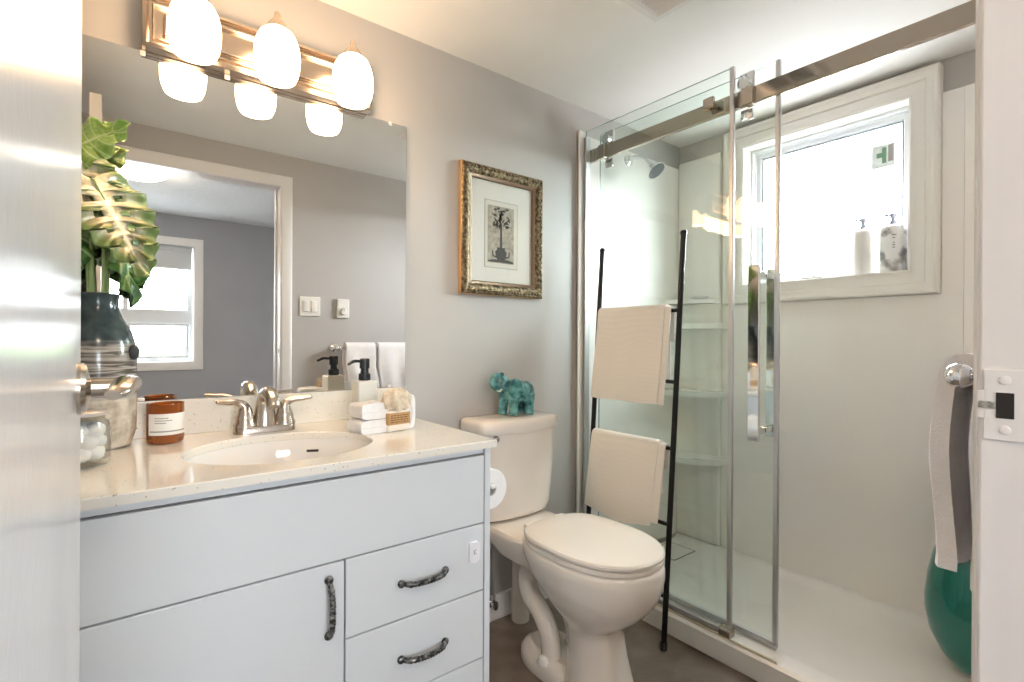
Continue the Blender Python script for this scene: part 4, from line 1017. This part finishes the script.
# folded cloths, and the netted soap bundle
def folded(name, x0, x1, y0, y1, z0, z1, label, ang=0, seed=0):
    bm = new(); n = 28; rings = []
    for i in range(11):
        t = i/10; y = y0+(y1-y0)*t; ring = []
        for k in range(n):
            a = 2*PI*k/n; ca, sa = math.cos(a), math.sin(a)
            e = .42; px = (x0+x1)/2+(x1-x0)/2*math.copysign(abs(ca)**e, ca); pz = (z0+z1)/2+(z1-z0)/2*math.copysign(abs(sa)**e, sa)
            pz += .0035*noise.noise(Vector((px*30, y*30, seed)))*(1 if sa > 0 else 0)
            ring.append(Vector((px, y+.002*noise.noise(Vector((px*40, pz*40, seed))), pz)))
        rings.append(ring)
    loft(bm, rings)
    # crease of the fold along the front
    zc_ = (z0+z1)/2
    tube(bm, [(x0+.006, y0+.0015, zc_), (x1-.006, y0+.0015, zc_)], .0035, 8)
    if ang: bmesh.ops.rotate(bm, verts=bm.verts, cent=((x0+x1)/2, (y0+y1)/2, z0), matrix=rz(ang))
    return tag(obj(name, bm, M['cloth'], loc=((x0+x1)/2, (y0+y1)/2, z0)), label, 'washcloth', 'folded white washcloths')
folded('folded_washcloth', .540, .640, 1.378, 1.460, CZ+.0006, CZ+.040, 'folded white washcloth lying on the counter under another one', .12, 1)
folded('folded_washcloth', .544, .640, 1.380, 1.458, CZ+.0415, CZ+.086, 'folded white washcloth on top of the little stack beside the soap dispenser', .12, 2)
bm = new(); n = 24; rings = []
for i in range(9):
    t = i/8; rings.append([Vector((.712+(.016+.004*math.sin(t*6))*math.copysign(abs(math.cos(2*PI*k/n))**.6, math.cos(2*PI*k/n)), 1.428+(.050)*(t-.5)*1.0+.0, CZ+.052+.0515*math.copysign(abs(math.sin(2*PI*k/n))**.6, math.sin(2*PI*k/n))*(1-.08*math.sin(t*5)))) for k in range(n)])
loft(bm, rings)
tube(bm, spline([(.712, 1.402, CZ+.012), (.718, 1.401, CZ+.05), (.710, 1.402, CZ+.092)], 5), .004, 8)
tag(obj('rolled_washcloth', bm, M['cloth'], loc=(.712, 1.428, CZ)), 'white cloth standing upright on the far right of the counter group', 'washcloth')
su = thing('soap_bundle', 'cream netted pouch of soap with a brown label, propped before the cloths', 'soap', (.660, 1.395, CZ))
rot = rz(.15); sc_ = Vector((.660, 1.392, 0))
bm = box(new(), .622, .698, 1.376, 1.408, CZ+.0006, CZ+.062, .008, 3, rot=rot, piv=sc_); obj('soap_bar', bm, M['soap'], su)
bm = new()
bm2 = box(bm, .6215, .6985, 1.3748, 1.4092, CZ+.020, CZ+.056, .003, 2, rot=rot, piv=sc_)
lb = obj('label', bm, mat('kraft_label', (.46, .27, .12), rough=.7), su)
bm = new(); rnd = random.Random(2)
for r_ in range(4):
    x = .630
    while x < .688:
        l = rnd.uniform(.004, .011); box(bm, x, min(x+l, .690), 1.3742, 1.3750, CZ+.027+r_*.0065, CZ+.0292+r_*.0065, rot=rot, piv=sc_); x += l+.003
obj('printed_lines', bm, mat('dark_brown_ink', (.10, .05, .02), rough=.7), lb)
bm = new(); rings = []
for i, (r, z) in enumerate(((.028, .060), (.034, .068), (.038, .082), (.037, .098), (.031, .112), (.020, .120), (.006, .123))):
    ring = []
    for k in range(40):
        a = 2*PI*k/40; rr = r*(1+.16*math.sin(a*7+i*.9)+.08*math.sin(a*13-i))
        ring.append(Vector((.660+rr*math.cos(a)*1.1, 1.394+rr*math.sin(a)*.62, CZ+z+.004*math.sin(a*5+i))))
    rings.append(ring)
loft(bm, rings); obj('netted_top', bm, M['pouch'], su, ang=1.5)

# ------------------------------------------------------------------ door wall fittings (seen in the mirror) and the towel bar
sw = thing('light_switch', 'white double rocker light switch on the door wall, seen in the mirror', 'light switch', (.965, YC, 1.365))
obj('plate', box(new(), .902, 1.026, YC+.0004, YC+.007, 1.304, 1.425, .003), M['switch'], sw)
for x in (.940, .988):
    obj('rocker', box(new(), x-.017, x+.017, YC+.0065, YC+.013, 1.330, 1.398, .003), M['switch'], sw)
ti = thing('fan_timer', 'white dial timer on the door wall beside the light switch', 'timer', (1.170, YC, 1.36))
obj('plate', box(new(), 1.128, 1.208, YC+.0004, YC+.020, 1.298, 1.420, .006), M['switch'], ti)
obj('dial', lathe(new(), (1.168, YC+.020, 1.338), [(.022, 0), (.021, .012), (.017, .016), (.004, .017)], 28, 'Y'), M['switch'], ti)
bm = box(new(), 1.166, 1.170, YC+.0365, YC+.0375, 1.342, 1.358); obj('pointer', bm, M['pencil'], ti)

TBX0, TBX1, TBY, TBZ = 1.122, 1.590, .206, 1.105
tb = thing('towel_bar', 'chrome towel bar on the door wall carrying white towels', 'towel bar', (1.35, YC, TBZ))
obj('bar', tube(new(), [(TBX0, TBY, TBZ), (TBX1, TBY, TBZ)], .009, 16), M['chrome'], tb)
for x in (TBX0-.004, TBX1+.004):
    bm = lathe(new(), (x, YC+.0004, TBZ), [(.027, 0), (.026, .006), (.015, .012), (.012, .05), (.016, .060)], 28, 'Y'); ball(bm, (x, TBY, TBZ), (.022, .021, .021), sub=3); obj('post', bm, M['chrome'], tb)
def hang(x0, x1, front, back, seed):
    """thick folded towel over a bar that runs along X: build along Y, then turn a quarter"""
    bm = new(); drape(bm, 0, 0, -x1, -x0, front, back, .037, seed, .006, .0265, flare=.03, skew=-.02)
    for v in bm.verts:
        p = v.co.copy(); dn = max(0, -p.z); n_ = .007*math.sin(p.y*48+seed)*min(1, dn*6)
        bell = .010*math.sin(min(1, dn/.33)*PI*1.15)
        v.co = Vector((-p.y - .012*math.sin(dn*19+(.8 if p.x > 0 else 0))*min(1, dn*5), -p.x + n_ + (bell if p.x < 0 else -.2*bell), p.z))
    return bm
bm = hang(TBX0+.034, 1.348, -.345, -.37, 3)
for v in bm.verts: v.co += Vector((0, TBY, TBZ))
tag(obj('hand_towel', bm, M['wtowel'], loc=(1.25, TBY, TBZ)), 'white towel hanging from the near end of the chrome towel bar', 'towel', 'towels on the chrome bar')
bm = hang(1.372, TBX1-.022, -.35, -.33, 8)
for v in bm.verts: v.co += Vector((0, TBY, TBZ))
tag(obj('hand_towel', bm, M['wtowel'], loc=(1.47, TBY, TBZ)), 'white towel on the far half of the chrome towel bar, seen in the mirror', 'towel', 'towels on the chrome bar')

# ceiling vent
ve = thing('ceiling_vent', 'white slatted fan grille on the ceiling above the toilet', 'vent', (1.345, .955, HC))
vx0, vx1, vy0, vy1 = 1.225, 1.470, .835, 1.080
bm = frame(new(), (0, 0, HC), (1, 0, 0), (0, 1, 0), (0, 0, -1), vx0+.04, vx1-.04, vy0+.04, vy1-.04, [(0, .0005), (0, .012), (.010, .018), (.034, .014), (.040, .004), (.040, .0005)])
obj('frame', bm, M['trim'], ve)
bm = new()
for i in range(11):
    x = vx0+.045+(vx1-vx0-.09)*i/10
    box(bm, x-.005, x+.005, vy0+.038, vy1-.038, HC-.013, HC-.0105, rot=Matrix.Rotation(.5, 3, 'Y'))
box(bm, vx0+.038, vx1-.038, (vy0+vy1)/2-.004, (vy0+vy1)/2+.004, HC-.016, HC-.006)
obj('slats', bm, M['trim'], ve)
bm = box(new(), vx0+.036, vx1-.036, vy0+.036, vy1-.036, HC-.003, HC-.0008); obj('duct_shade_sheet', bm, M['darkhole'], ve)  # dark sheet above the slats, painted as the shade between them
